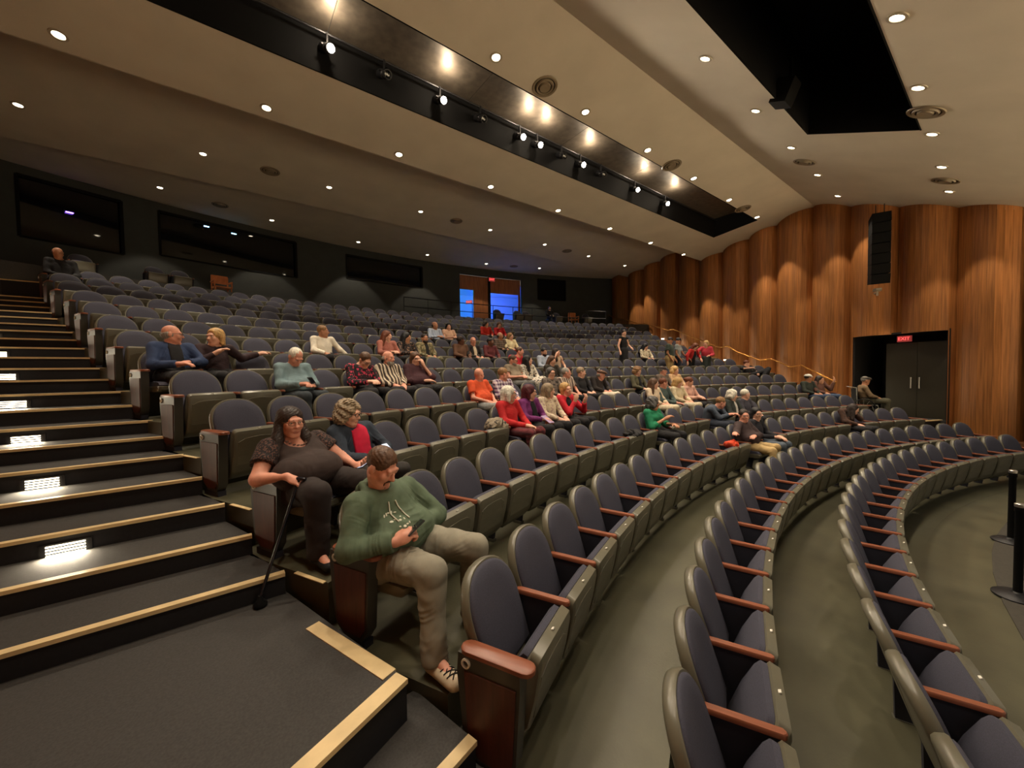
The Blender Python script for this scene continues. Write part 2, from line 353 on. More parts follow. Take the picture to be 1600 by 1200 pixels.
p = MB(); p.prism([(x_wall(11.0) + 0.28, 11.0), (x_wall(DOOR[0]) + 0.28, DOOR[0]), (x_wall(DOOR[0]) + 0.34, DOOR[0]), (x_wall(11.0) + 0.34, 11.0)], 0, 7.5)
p.prism([(x_wall(DOOR[1]) + 0.28, DOOR[1]), (x_wall(33) + 0.28, 33), (x_wall(33) + 0.34, 33), (x_wall(DOOR[1]) + 0.34, DOOR[1])], 0, 9.3)
p.prism([(x_wall(DOOR[0]) + 0.2, DOOR[0]), (x_wall(DOOR[1]) + 0.2, DOOR[1]), (x_wall(DOOR[1]) + 0.34, DOOR[1]), (x_wall(DOOR[0]) + 0.34, DOOR[0])], DOOR[2], 9.3)
p.build('backing', m_black, wr)
p = MB(); p.prism([(x_wall(12.0) - 0.30, 11.6), (x_wall(13.3) - 0.30, 13.3), (x_wall(13.3) + 0.1, 13.3), (x_wall(12.0) + 0.1, 11.6)], 0.0, Zc(-2.02)); p.build('kerb', m_nosing if False else mat('kerb wood', S(120, 82, 52), rough=0.5, var=0.2, scale=6), wr)
p = MB(); p.prism([(x_wall(12.0) - 0.06, 10.2), (x_wall(12.0) - 0.06, 12.02), (x_wall(12.0) + 0.3, 12.02), (x_wall(12.0) + 0.3, 10.2)], 0.0, 8); p.build('proscenium_edge', m_black, wr)
pl = MB(); n = 90; prof = []
for k in range(n + 1):
    y = 10.5 + (33 - 10.5) * k / n; prof.append((-(x_wall(y) + 0.08 - 0.12 * abs(math.sin(y * math.pi / 1.33))), y))
for k in range(n):
    (xa, ya), (xb, yb) = prof[k], prof[k + 1]
    pl.add([(xa, ya, 0), (xb, yb, 0), (xb, yb, 9.2), (xa, ya, 9.2)], [(0, 1, 2, 3)])
pl.build('wall_left', m_plank, kind='structure', label='wooden side wall beside the photographer')
# door recess in the right wall
dv = empty('door_1', kind='structure', label='dark doorway recess in the wooden wall with a double door')
xa, xb = x_wall(DOOR[0]) + 0.2, x_wall(DOOR[1]) + 0.2
m_vest = mat('vestibule paint', S(30, 28, 26), rough=0.8); m_doorp = mat('olive door leaf', S(58, 54, 41), rough=0.5)
vdir = Vector((1, -0.364, 0)).normalized(); A = Vector((xa - 0.2, DOOR[0], 0)); B = Vector((xb - 0.2, DOOR[1], 0)); dep = 1.5
b = MB()
for P, Q in ((A, A + vdir * dep), (B, B + vdir * dep), (A + vdir * dep, B + vdir * dep)):
    d = (Q - P).normalized(); nn = Vector((-d.y, d.x, 0)) * 0.03
    b.prism([tuple((P - nn)[:2]), tuple((Q - nn)[:2]), tuple((Q + nn)[:2]), tuple((P + nn)[:2])], DOOR[3] - 0.1, DOOR[2] + 0.05)
b.prism([tuple(A[:2]), tuple((A + vdir * dep)[:2]), tuple((B + vdir * dep)[:2]), tuple(B[:2])], DOOR[2], DOOR[2] + 0.05)
b.build('recess', m_vest, dv)
b = MB(); b.prism([tuple(A[:2]), tuple((A + vdir * dep)[:2]), tuple((B + vdir * dep)[:2]), tuple(B[:2])], DOOR[3] - 0.08, DOOR[3] - 0.01); b.build('threshold', m_carpet, dv)
u = (B - A).normalized(); back = A + vdir * 0.28
for k in range(2):
    P = back + u * (0.03 + 0.79 * k); Q = P + u * 0.78
    b = MB(); nn = vdir * 0.05
    b.prism([tuple(P[:2]), tuple(Q[:2]), tuple((Q + nn)[:2]), tuple((P + nn)[:2])], DOOR[3], DOOR[2] - 0.28); d_ = b.build('door_leaf', m_doorp, dv)
    h = back + u * (0.74 + 0.20 * k) - vdir * 0.05
    b = MB(); b.tube([(h.x, h.y, DOOR[3] + 0.9), (h.x, h.y, DOOR[3] + 1.25)], 0.018, 8); b.build('handle', mat('steel', S(190, 188, 180), rough=0.3, metal=0.9), d_)
m_red = mat('lit exit red', (0.6, 0.02, 0.02), emit=(1.0, 0.08, 0.08), estr=1.1)
m_exitbox = mat('exit sign box', S(150, 60, 55), rough=0.5, emit=(0.9, 0.12, 0.10), estr=0.12)
def exit_sign(loc, face, w, label):
    # face: horizontal direction the sign looks to
    t = empty('exit_sign', loc, math.atan2(face[1], face[0]) + math.pi / 2, label=label, cat='sign')
    b = MB(); b.box((0, 0.03, 0), (w, 0.06, w * 0.55)); b.build('sign_box', m_exitbox, t)
    cu = bpy.data.curves.new('lettering', 'FONT'); cu.body = 'EXIT'; cu.align_x = 'CENTER'; cu.align_y = 'CENTER'; cu.size = w * 0.42; cu.extrude = 0.004
    cu.materials.append(m_red); tmp = bpy.data.objects.new('tmp', cu); COL.objects.link(tmp); me = bpy.data.meshes.new_from_object(tmp.evaluated_get(bpy.context.evaluated_depsgraph_get())); bpy.data.objects.remove(tmp)
    o = bpy.data.objects.new('lettering', me); COL.objects.link(o); o.parent = t; o.location = (0, -0.006, 0); o.rotation_euler = (math.pi / 2, 0, 0)
mid = (A + B) * 0.5
exit_sign((mid.x + 0.02, mid.y - 0.15, DOOR[2] - 0.16), (-vdir.x, -vdir.y), 0.34, 'red exit sign over the doorway in the wooden wall')
# hanging line array in front of the wooden wall
t = empty('line_array_speaker', (8.62, 14.85, Zc(2.56)), math.radians(20), label='tall black line array loudspeaker hung in front of the wooden wall', cat='speaker')
for k in range(7):
    b = MB(); b.box((0, 0, 0.17 + 0.305 * k), (0.5, 0.44, 0.295), Matrix.Rotation(math.radians(3 * (k - 3)), 3, 'Y')); b.build('speaker_module', m_black, t)
b = MB(); b.tube([(0, 0.1, 2.2), (0, 0.1, 2.5)], 0.012, 6); b.tube([(0, -0.1, 2.2), (0, -0.1, 2.5)], 0.012, 6); b.build('hanging_cable', m_dark, t)
t = empty('wall_projector', (8.75, 14.9, Zc(2.38)), math.radians(20), label='small white spotlight on a bracket below the black loudspeaker', cat='light fixture')
b = MB(); b.loft([[(x, y * sc, z * sc + 0.03) for y, z in ((-.09, -.04), (.09, -.04), (.09, .05), (-.09, .05))] for x, sc in ((-0.2, 0.7), (-0.1, 1), (0.1, 1.0), (0.14, 0.6))]); b.build('housing', m_trim, t)
b = MB(); b.box((0.16, 0, -0.03), (0.36, 0.04, 0.04)); b.box((0.0, 0, -0.08), (0.05, 0.05, 0.14)); b.build('bracket', m_trim, t)
# brass handrail along the right aisle
pts = [(30.05, 3.95), (29.27, 3.60), (28.17, 3.36), (26.6, 2.85), (26.2, 2.85), (24.2, 2.2), (23.8, 2.2), (21.0, 1.06), (20.72, 0.98), (20.37, 1.02), (19.88, 0.72), (18.82, 0.30), (18.33, 0.34), (17.57, 0.0), (17.17, 0.05), (16.01, -0.58)]
t = empty('handrail', (x_wall(16), 16, Zc(-0.6)), label='brass handrail stepping down along the wooden wall', cat='handrail')
base = Vector((x_wall(16), 16, Zc(-0.6)))
b = MB(); b.tube([Vector((x_wall(y) - 0.34, y, Zc(z))) - base for y, z in pts], 0.028, 8); b.build('rail', m_brass, t, smooth=60)
for y, z in pts[1::3]:
    b = MB(); b.tube([Vector((x_wall(y) - 0.34, y, Zc(z) - 0.02)) - base, Vector((x_wall(y) - 0.33, y, Zc(z) - 0.1)) - base, Vector((x_wall(y) + 0.1, y, Zc(z) - 0.12)) - base], 0.012, 6); b.build('rail_bracket', m_brass, t)

# ------------------------------------------------------------------ back wall with doorway and booth windows
bw = empty('wall_back', kind='structure', label='dark grey curved back wall with booth windows')
def P_(r, p, z): return (r * math.sin(p), r * math.cos(p), z)
openings = [(-0.397, -0.328, Zc(4.4), Zc(6.3)), (-0.298, -0.153, Zc(4.62), Zc(6.3)), (-0.083, 0.044, Zc(4.97), Zc(6.2)), (0.1162, 0.2478, PLAT_Z, Zc(6.15)), (0.284, 0.347, Zc(4.9), Zc(6.3))]
cuts = sorted([-0.54, 0.54] + [o[0] for o in openings] + [o[1] for o in openings])
for a, b_ in zip(cuts, cuts[1:]):
    op = next((o for o in openings if abs(o[0] - a) < 1e-6), None); n = max(2, int((b_ - a) / 0.02))
    w = MB()
    if op:
        if op[2] > PLAT_Z + 0.01: w.sector(R_WALL, R_WALL + 0.2, PLAT_Z - 0.3, op[2], a, b_, n)
        w.sector(R_WALL, R_WALL + 0.2, op[3], Zc(6.9), a, b_, n)
    else: w.sector(R_WALL, R_WALL + 0.2, PLAT_Z - 0.3, Zc(6.9), a, b_, n)
    w.build('wall_section', m_backwall, bw)
wn = 0
for j, (a, b_, z0, z1) in enumerate(openings):
    if j == 3: continue
    wn += 1
    o = empty('window_%d' % wn, kind='structure', label='dark control booth window in the back wall' if j != 4 else 'dark square recess in the back wall')
    w = MB(); w.sector(R_WALL + 0.12, R_WALL + 0.14, z0, z1, a, b_, 1); w.build('pane', m_glass if j != 4 else m_black, o)
    f = MB()
    for za, zb in ((z0 - 0.03, z0 + 0.03), (z1 - 0.03, z1 + 0.03)): f.sector(R_WALL - 0.02, R_WALL + 0.15, za, zb, a, b_, 4)
    for pa in (a, b_): f.sector(R_WALL - 0.02, R_WALL + 0.15, z0, z1, pa - 0.0012, pa + 0.0012, 1)
    f.build('frame', m_black, o)
for k, (phi, z, c) in enumerate(((-0.254, 6.15, (0.25, 0.55, 1.0)), (-0.226, 6.1, (0.3, 0.7, 1.0)), (-0.365, 5.5, (0.25, 0.1, 1.0)))):
    t = empty('booth_lamp', P_(R_WALL + 0.06, phi, Zc(z)), -phi, label='tiny %s lamp glowing at the %s booth window' % (('blue', 'sky blue', 'violet')[k], ('centre left', 'middle', 'far left')[k]), cat='lamp', group='lamps at the booth windows')
    b = MB(); b.box((0, 0, 0.02), (0.22, 0.08, 0.04)); b.build('housing', m_dark, t)
    b = MB(); b.box((0, -0.03, -0.012), (0.17, 0.05, 0.025)); b.build('lens', mat('booth lens %d' % k, (0, 0, 0), emit=c, estr=6), t)
# lobby behind the back doorway
lb = empty('door_2', kind='structure', label='open doorway in the back wall to a blue lit lobby')
m_lobby = mat('brown lobby panel', S(150, 92, 52), rough=0.5, var=0.25, scale=3, stretch=(6, 6, 0.5)); m_lobw = mat('white lobby wall', S(225, 225, 230), rough=0.7)
f = MB()
for a, b_, z0, z1 in ((0.1162, 0.147, Zc(5.25), Zc(6.15)), (0.147, 0.1775, PLAT_Z, Zc(6.15)), (0.181, 0.243, Zc(5.16), Zc(6.15)), (0.243, 0.2478, PLAT_Z, Zc(6.15))): f.sector(R_WALL + 0.25, R_WALL + 0.32, z0, z1, a, b_, 3)
f.build('brown_panel', m_lobby, lb)
f = MB(); f.sector(R_WALL + 0.1, R_WALL + 0.32, PLAT_Z, Zc(6.15), 0.1775, 0.181, 1); f.build('centre_post', m_black, lb)
f = MB(); f.sector(R_WALL + 4.4, R_WALL + 4.5, PLAT_Z - 0.1, Zc(6.3), 0.0, 0.40, 10); f.sector(R_WALL + 0.3, R_WALL + 4.5, Zc(5.75), Zc(5.85), 0.0, 0.40, 10); f.sector(R_WALL + 0.3, R_WALL + 4.5, PLAT_Z - 0.1, PLAT_Z, 0.0, 0.40, 10)
for pa in (0.04, 0.36): f.sector(R_WALL + 0.3, R_WALL + 4.5, PLAT_Z, Zc(5.8), pa - 0.002, pa + 0.002, 1)
f.build('lobby', m_lobw, lb)
for pa, e, c in ((0.125, 40, (0.0, 0.75, 1.0)), (0.21, 60, (0.01, 0.10, 1.0)), (0.25, 30, (0.10, 0.14, 1.0))):
    lamp('lobby_lamp', 'POINT', P_(R_WALL + (1.0 if pa < .15 else 2.4), pa, Zc(5.45 if pa < .15 else 5.2)), e, c, radius=0.2)
exit_sign(P_(R_WALL - 0.02, 0.183, Zc(5.98)), (-math.sin(0.183), -math.cos(0.183)), 0.42, 'small red exit sign above the blue lobby doorway')
exit_sign(P_(R_WALL + 2.2, 0.1608, Zc(4.84)), (-0.65, -0.76), 0.46, 'red exit sign glowing inside the blue lobby')
# railing along the back platform
t = empty('railing', P_(30.25, 0.1, PLAT_Z), label='thin black railing along the back platform', cat='railing')
base = Vector(P_(30.25, 0.1, PLAT_Z))
for h in (0.95, 0.5):
    b = MB(); b.tube([Vector(P_(30.25, -0.03 + 0.42 * k / 20, PLAT_Z + h)) - base for k in range(21)], 0.02, 6); b.build('rail', m_dark, t)
for k in range(11):
    b = MB(); p = -0.03 + 0.042 * k; b.tube([Vector(P_(30.25, p, PLAT_Z - 0.1)) - base, Vector(P_(30.25, p, PLAT_Z + 0.95)) - base], 0.018, 6); b.build('post', m_dark, t)

# ------------------------------------------------------------------ step lights in the risers
m_steplens = mat('lit step lamp', (1, 1, 1), emit=(1.0, 0.84, 0.56), estr=6)
for side in (-1, 1):
    n = 0
    for s0, z, row in steps:
        if row is None or row < 6: continue
        n += 1
        x = side * (x_in(s0) * 0.5 + x_wall(s0) * 0.5 + 0.03)
        t = empty('step_light', (x, s0 - 0.012, z - 0.115), label='glowing louvred step light, %s up from the landing on the %s aisle' % (ordinal(n), 'left' if side < 0 else 'right'), cat='step light', group='step lights of the aisles')
        b = MB(); b.box((0, 0.006, 0), (0.27, 0.01, 0.10)); b.build('face_plate', m_dark, t)
        for j in range(4):
            b = MB(); b.box((0, -0.002, -0.034 + 0.0225 * j), (0.20, 0.012, 0.009)); b.build('louvre_slot', m_steplens, t)
        lamp('step_lamp', 'AREA', (0, -0.03, 0), 2.6, (1.0, 0.85, 0.62), t, aim=(0, -0.8, -0.6), shape=(0.22, 0.06))

m_guide = mat('lit guide lamp', (1, 1, 1), emit=(1.0, 0.88, 0.7), estr=5)
for i in range(8, NROW + 1):      # little guide lamps low on the wooden wall
    s0 = rad(i) * math.cos(phi_end(i)) + 0.1; x = x_wall(s0) - 0.30
    t = empty('guide_lamp', (x, s0, floor_z(i) + 0.58), math.atan(-0.364), label='small bright guide lamp low on the wooden wall beside the %s row' % ordinal(i), cat='lamp', group='guide lamps on the wooden wall')
    b = MB(); b.box((0.09, 0, 0), (0.22, 0.12, 0.10)); b.build('housing', m_dark, t)
    b = MB(); b.box((-0.03, 0, -0.01), (0.02, 0.08, 0.06)); b.box((0.02, -0.062, -0.01), (0.08, 0.012, 0.06)); b.build('lens', m_guide, t)
# ------------------------------------------------------------------ stanchions by the stage
for k, (x, y) in enumerate(((0.62, 12.20), (-1.38, 12.15))):
    t = empty('stanchion', (x, y, 0.012), label='black queue stanchion by the stage, the %s one' % ('farther', 'nearer')[k], cat='stanchion', group='stanchions by the stage')
    b = MB(); b.lathe([(0.18, 0.0), (0.18, 0.012), (0.15, 0.03), (0.05, 0.045), (0.038, 0.06)], 28); b.build('base', m_dark, t, smooth=40)
    b = MB(); b.lathe([(0.034, 0.05), (0.034, 0.90), (0.040, 0.91), (0.040, 0.985), (0.03, 0.995)], 20); b.build('post', m_black, t, smooth=40)
    b = MB(); b.lathe([(0.041, 0.96), (0.041, 0.99), (0.03, 1.0), (0.001, 1.0)], 20); b.build('cap', mat('steel', S(190, 188, 180), rough=0.3, metal=0.9), t, smooth=40)
# ------------------------------------------------------------------ unseen deck and floodlights, added to bounce light onto the ceiling
b = MB(); b.prism([(-11, -9), (11, -9), (11, 9.0), (-11, 9.0)], 0.0, 0.75)
b.build('bounce_deck', mat('pale bounce deck boards', S(232, 214, 184), rough=0.6, var=0.08, scale=3, stretch=(6, 0.6, 1)), kind='structure', label='unseen pale deck beyond the front row, added to bounce light upward')
b = MB(); b.tube([(-9, 2.0, 8.6), (9, 2.0, 8.6)], 0.03, 8)  # out of view, added only to hold the fill floodlights
b.build('lighting_pipe', m_dark, label='unseen black pipe added to carry the fill floodlights', cat='pipe')
for k in range(5):  # invented lamps, aimed at the pale deck so it brightens the ceiling
    x = -4 + 3.5 * k
    t = empty('fill_floodlight', (x, 2.0, 8.35), label='unseen black floodlight added to fill the ceiling, %s along the pipe' % ordinal(k + 1), cat='spotlight', group='added fill floodlights')
    b = MB(); b.lathe([(0.08, 0.22), (0.14, 0.18), (0.15, 0.02), (0.16, 0.0), (0.14, 0.01)], 16); b.build('housing', m_dark, t, smooth=40)
    b = MB(); b.lathe([(0.13, 0.012), (0.001, 0.012)], 16); b.build('lens', m_spotlens, t)
    lamp('fill_lamp', 'SPOT', (0, 0, -0.03), FILL_W, (1.0, 0.91, 0.77), t, aim=(0, 0, -1), size=math.radians(95), blend=0.5, radius=0.1)
# ------------------------------------------------------------------ the audience: row and seat of everyone who sits
SIT = dict(hood=(4, 0), cane=(5, 0), curly=(5, 1), navy=(8, 0), brownF=(8, 1), ltblue=(7, 2), pinkF=(7, 4), stripe=(7, 5), chin=(7, 6), white=(9, 5),
 auburn=(9, 8), darkF=(9, 9), camo=(9, 10), baldwhite=(11, 14), darkF2=(11, 15), suede=(9, 12), oldglass=(9, 13), maroon=(9, 14), brownbald=(10, 17), blondwhite=(10, 18),
 red1=(12, 20), red2=(12, 21), redman=(8, 14), polo=(7, 11), pattF=(7, 12), brownF2=(7, 14), lbbeard=(8, 16), darklong=(8, 17), glassF=(6, 11), greyman=(6, 12), blackF=(6, 13), cap=(6, 14),
 orange=(6, 7), check=(6, 8), redF=(5, 6), purple=(5, 7), blond=(5, 8), redF2=(5, 9), green=(4, 11), grblue=(4, 15), khaki=(3, 13), glF=(3, 14), wh1=(4, 17), wh2=(4, 18),
 cream1=(5, 15), teal=(5, 16), bl3=(5, 17), pk=(5, 18), olive=(6, 17), capman=(6, 19), cr2=(6, 20), dkwh=(9, 27), whitecap=(5, 27), handF=(5, 28), longF=(3, 21), black=(7, 30))
OCCUPIED = set(SIT.values())
# ------------------------------------------------------------------ theatre seats
m_fabric = mat('navy seat fabric', S(62, 62, 76), rough=0.85, var=0.18, scale=160, bump=0.25, bscale=900)
m_shell = mat('olive grey seat shell', S(104, 101, 86), rough=0.3, var=0.06, scale=12)
m_arm = mat('orange brown armrest wood', S(134, 78, 55), rough=0.32, var=0.15, scale=8, stretch=(8, 1, 8))
m_armsup = mat('dark arm support', S(40, 41, 52), rough=0.7)
m_endp = mat('dark red wood panel', S(84, 44, 32), rough=0.5, var=0.22, scale=6, stretch=(5, 5, 0.8))
m_endf = mat('end frame grey', S(66, 64, 58), rough=0.4)
m_plate = mat('white number plate', S(225, 222, 210), rough=0.4)
m_leg = mat('steel leg', S(120, 118, 108), rough=0.35, metal=0.6)

def back_outline(w, h0, h1, n=18, flare=0.0, ry=0.27):
    pts = [(-w * 0.93, h0), (-w * 0.97, (h0 + h1 - ry) / 2)]
    for k in range(n + 1):
        a = math.pi - math.pi * k / n; c, s_ = math.cos(a), math.sin(a)
        pts.append((w * math.copysign(abs(c) ** 0.86, c), h1 - ry + ry * abs(s_) ** 0.86))
    pts += [(w * 0.97, (h0 + h1 - ry) / 2), (w * 0.93, h0)]
    return pts
TILT = math.atan2(0.20, 0.58); BT = Vector((0, 0, 0.90)); bu = Vector((0, -math.sin(TILT), -math.cos(TILT))); bn = Vector((0, -math.cos(TILT), math.sin(TILT)))
def bp(x, d, h):   # point of the back: h below the top edge along the back, d in front of the rear face; curved a little about the sitter
    return Vector((x, 0.03 - 0.35 * x * x, 0)) + BT + bu * h + bn * d
def seat_meshes(n=18):
    out = {}
    H = 0.60
    o = [(x, H - y) for x, y in back_outline(0.262, 0.0, H, n)]
    ctr = (0.0, H * 0.52)
    ins = lambda k: [(ctr[0] + (x - ctr[0]) * k, ctr[1] + (h - ctr[1]) * (1 - (1 - k) * 0.87)) for x, h in o]
    b = MB(); b.loft([[bp(x, -0.005, h) for x, h in ins(0.90)], [bp(x, 0.0, h) for x, h in ins(0.965)], [bp(x, 0.018, h) for x, h in o], [bp(x, 0.05, h) for x, h in o], [bp(x, 0.062, h) for x, h in ins(0.97)], [bp(x, 0.062, h) for x, h in ins(0.93)]])
    out['back_shell'] = b.mesh('back_shell', m_shell, 50)
    b = MB(); b.loft([[bp(x, 0.055, h) for x, h in ins(0.935)], [bp(x, 0.070, h) for x, h in ins(0.93)], [bp(x, 0.082, h) for x, h in ins(0.87)], [bp(x, 0.092, h) for x, h in ins(0.6)], [bp(x, 0.095, h) for x, h in ins(0.25)]])
    out['back_cushion'] = b.mesh('back_cushion', m_fabric, 60)
    # tipped-up seat: side profile in (y, z)
    def pan(shell, cush, name, w):
        def lo(prof, xs, mt, nm):
            c = np.mean(prof, 0); rings = []
            for x, k in xs:
                rings.append([(x, c[0] + (y - c[0]) * k, c[1] + (z - c[1]) * k) for y, z in prof])
            b = MB(); b.loft(rings); return b.mesh(nm, mt, 40)
        out['seat_shell' + name] = lo(shell, [(-w, .88), (-w + .012, .97), (-w + .03, 1), (w - .03, 1), (w - .012, .97), (w, .88)], m_shell, 'seat_shell')
        out['seat_cushion' + name] = lo(cush, [(-w + .012, .9), (-w + .03, .98), (-w + .06, 1), (w - .06, 1), (w - .03, .98), (w - .012, .9)], m_fabric, 'seat_cushion')
    sh = [(-.27, .12), (-.37, .14), (-.445, .22), (-.492, .40), (-.522, .575), (-.518, .618), (-.468, .640), (-.445, .61), (-.38, .38), (-.28, .20)]
    cu = [(-.30, .20), (-.395, .40), (-.462, .60), (-.455, .628), (-.425, .638), (-.395, .605), (-.325, .47), (-.25, .27), (-.26, .20)]
    pan(sh, cu, '', 0.238)
    rot = lambda p: [(-.17 - (z - .17) * 1.0 - 0.02, .42 + (y + .22) * -0.35 - .16 + 0.02) for y, z in p]
    shd = [(-.20, .33), (-.62, .34), (-.66, .37), (-.66, .41), (-.62, .42), (-.20, .40)]
    cud = [(-.19, .38), (-.63, .405), (-.645, .43), (-.60, .465), (-.40, .475), (-.20, .455)]
    pan(shd, cud, '_down', 0.238)
    # raised face of the tipped-up pan and its number plate
    b = MB()
    for zc, x0 in ((0, 0),):
        f = lambda x, z, d=0.004: (x, np.interp(z, [.22, .40, .575], [-.445, -.492, -.522]) - d, z)
        b.add([f(-.205, .28), f(.165, .28), f(.165, .50), f(.10, .545), f(0, .555), f(-.14, .545), f(-.205, .51)], [(0, 1, 2, 3, 4, 5, 6)])
        g = lambda x, z: f(x, z, -0.004)
        b.add([f(-.205, .28), f(.165, .28), f(.165, .50), f(.10, .545), f(0, .555), f(-.14, .545), f(-.205, .51), g(-.21, .275), g(.17, .275), g(.17, .505), g(.102, .55), g(0, .56), g(-.142, .55), g(-.21, .515)], [(k, (k + 1) % 7, 7 + (k + 1) % 7, 7 + k) for k in range(7)])
    out['seat_panel'] = b.mesh('seat_panel', m_shell)
    b = MB(); b.box((.0, -.494, .6325), (.024, .014, .005), Matrix.Rotation(-.4, 3, 'X')); out['number_plate'] = b.mesh('number_plate', m_plate)
    b = MB(); b.box((.0, -.64, .425), (.024, .014, .004)); out['number_plate_down'] = b.mesh('number_plate', m_plate)
    # arm between two seats
    def capsule(w, y0, y1, z0, z1, x):
        pts = []
        for k in range(7): a = math.pi * k / 6; pts.append((x + w * math.cos(a), y1 + w * math.sin(a)))
        for k in range(7): a = math.pi + math.pi * k / 6; pts.append((x + w * math.cos(a), y0 + w * math.sin(a)))
        b = MB(); b.loft([[(px, py, z0) for px, py in pts], [(px, py, z1 - .006) for px, py in pts], [(x + (px - x) * .8, py + (.005 if py < y0 else -.005), z1) for px, py in pts]]); return b
    for nm, w in (('', .024), ('_end', .048)):
        out['armrest' + nm] = capsule(w, -.475, -.15, .605, .632, 0).mesh('armrest', m_arm, 40)
    b = MB(); b.xprism([(-.15, .606), (-.48, .606), (-.475, .57), (-.42, .47), (-.34, .30), (-.30, .03), (-.20, .03), (-.19, .30), (-.15, .45)], -.017, .017)
    out['arm_support'] = b.mesh('arm_support', m_armsup)
    b = MB(); b.box((0, -.25, .015), (.05, .12, .03))
    out['foot'] = b.mesh('foot', m_leg, 40)
    # aisle end panel
    b = MB(); b.xprism([(-.10, .606), (-.46, .606), (-.46, .52), (-.43, .12), (-.38, .05), (-.22, .05), (-.13, .12), (-.09, .50)], -.04, .04); out['end_panel'] = b.mesh('end_panel', m_endf, 40)
    b = MB(); b.xprism([(-.14, .52), (-.44, .52), (-.415, .14), (-.375, .08), (-.23, .08), (-.16, .14)], -.048, .048); out['wood_inset'] = b.mesh('wood_inset', m_endp, 40)
    R = Matrix.Rotation(math.pi / 2, 3, 'Y')
    b = MB(); b.lathe([(.026, -.05), (.026, .05), (.017, .051), (.017, -.051)], 20, (0, -.15, .562), R, caps=False); b.lathe([(.026, -.049), (.017, -.0505)], 20, (0, -.15, .562), R, caps=False)
    out['row_badge'] = b.mesh('row_badge', m_plate)
    b = MB(); b.box((0, -.27, .025), (.07, .26, .05)); out['end_foot'] = b.mesh('foot', m_armsup)
    return out
SM = seat_meshes(18); SML = seat_meshes(9)
OCC = {}      # (row, index from the left aisle) of occupied seats, filled from the audience table
ROWNAME = {1: 'front', 2: 'second', 3: 'third', 4: 'fourth', 5: 'fifth', 6: 'sixth', 7: 'seventh', 8: 'eighth', 9: 'ninth', 10: 'tenth', 11: 'eleventh', 12: 'twelfth', 13: 'thirteenth', 14: 'fourteenth', 15: 'rearmost'}
spots = []
for i in range(1, NROW + 1):
    for k in range(nseats(i)):
        p = seat_phi(i, k); x, y = rad(i) * math.sin(p), rad(i) * math.cos(p); z = floor_z(i)
        d = Vector((x, y, z + 0.6)) - EYE; dep = d.dot(fw)
        vis = dep > 0.3 and abs(d.dot(rt)) / dep < 1.42 and abs(d.dot(up)) / dep < 1.1
        spots.append((i, k, x, y, z, p, dep, vis))
order = sorted([s for s in spots if s[7]], key=lambda s: s[6]); single = {(s[0], s[1]) for s in order[:300]}
def parts_of(i, k, near):
    down = (i, k) in OCCUPIED; N = nseats(i); d = '_down' if down else ''
    L = [('back_shell', 'back_shell', 0), ('back_cushion', 'back_cushion', 0), ('seat_shell', 'seat_shell' + d, 0), ('seat_cushion', 'seat_cushion' + d, 0)]
    if near: L += ([] if down else [('seat_panel', 'seat_panel', 0)]) + [('number_plate', 'number_plate' + d, 0), ('foot', 'foot', .28)]
    if k < N - 1: L += [('armrest', 'armrest', .28), ('arm_support', 'arm_support', .28)]
    ends = ([-.31] if k == 0 else []) + ([.31] if k == N - 1 else [])
    for e in ends: L += [('armrest', 'armrest_end', e), ('end_panel', 'end_panel', e), ('wood_inset', 'wood_inset', e), ('row_badge', 'row_badge', e), ('foot', 'end_foot', e)]
    return L
stuff = {}
for i, k, x, y, z, p, dep, vis in spots:
    if (i, k) in single:
        near = dep < 12; N = nseats(i); j = k + 1
        state = 'occupied' if (i, k) in OCCUPIED else 'empty'
        if k == 0: lab = '%s navy aisle seat with end panel beside the left stairs, %s row' % (state, ROWNAME[i])
        elif k == N - 1: lab = '%s navy aisle seat at the wooden wall end of the %s row' % (state, ROWNAME[i])
        else: lab = '%s navy theatre seat, %s from the left stairs in the %s row' % (state, ordinal(j), ROWNAME[i])
        t = empty('theatre_seat', (x, y, z), -p, label=lab, cat='seat', group='theatre seats of the %s row' % ROWNAME[i])
        last = {}
        for nm, key, dx in parts_of(i, k, near):
            host = {'number_plate': 'seat_shell', 'seat_panel': 'seat_shell', 'wood_inset': 'end_panel', 'row_badge': 'end_panel'}.get(nm)     # pieces of a part
            last[nm] = put(nm, (SM if dep < 9 else SML)[key], last[host] if host else t, loc=(dx, 0, 0) if dx and not host else None)
    elif dep > 0.3 or i > 2:
        M4 = Matrix.Translation((x, y, z)) @ Matrix.Rotation(-p, 4, 'Z')
        for nm, key, dx in parts_of(i, k, False): stuff.setdefault(SML[key].materials[0].name, []).append((SML[key], M4 @ Matrix.Translation((dx, 0, 0))))
b = MB(); ml = []
for mn, L in stuff.items():
    ml.append(bpy.data.materials[mn]); b.cur = len(ml) - 1
    for me, M4 in L: b.add([M4 @ v.co for v in me.vertices], [tuple(q.vertices) for q in me.polygons])
b.build('theatre_seats', ml, smooth=50, kind='stuff', label='mass of small empty navy theatre seats in the far rows', cat='seats')
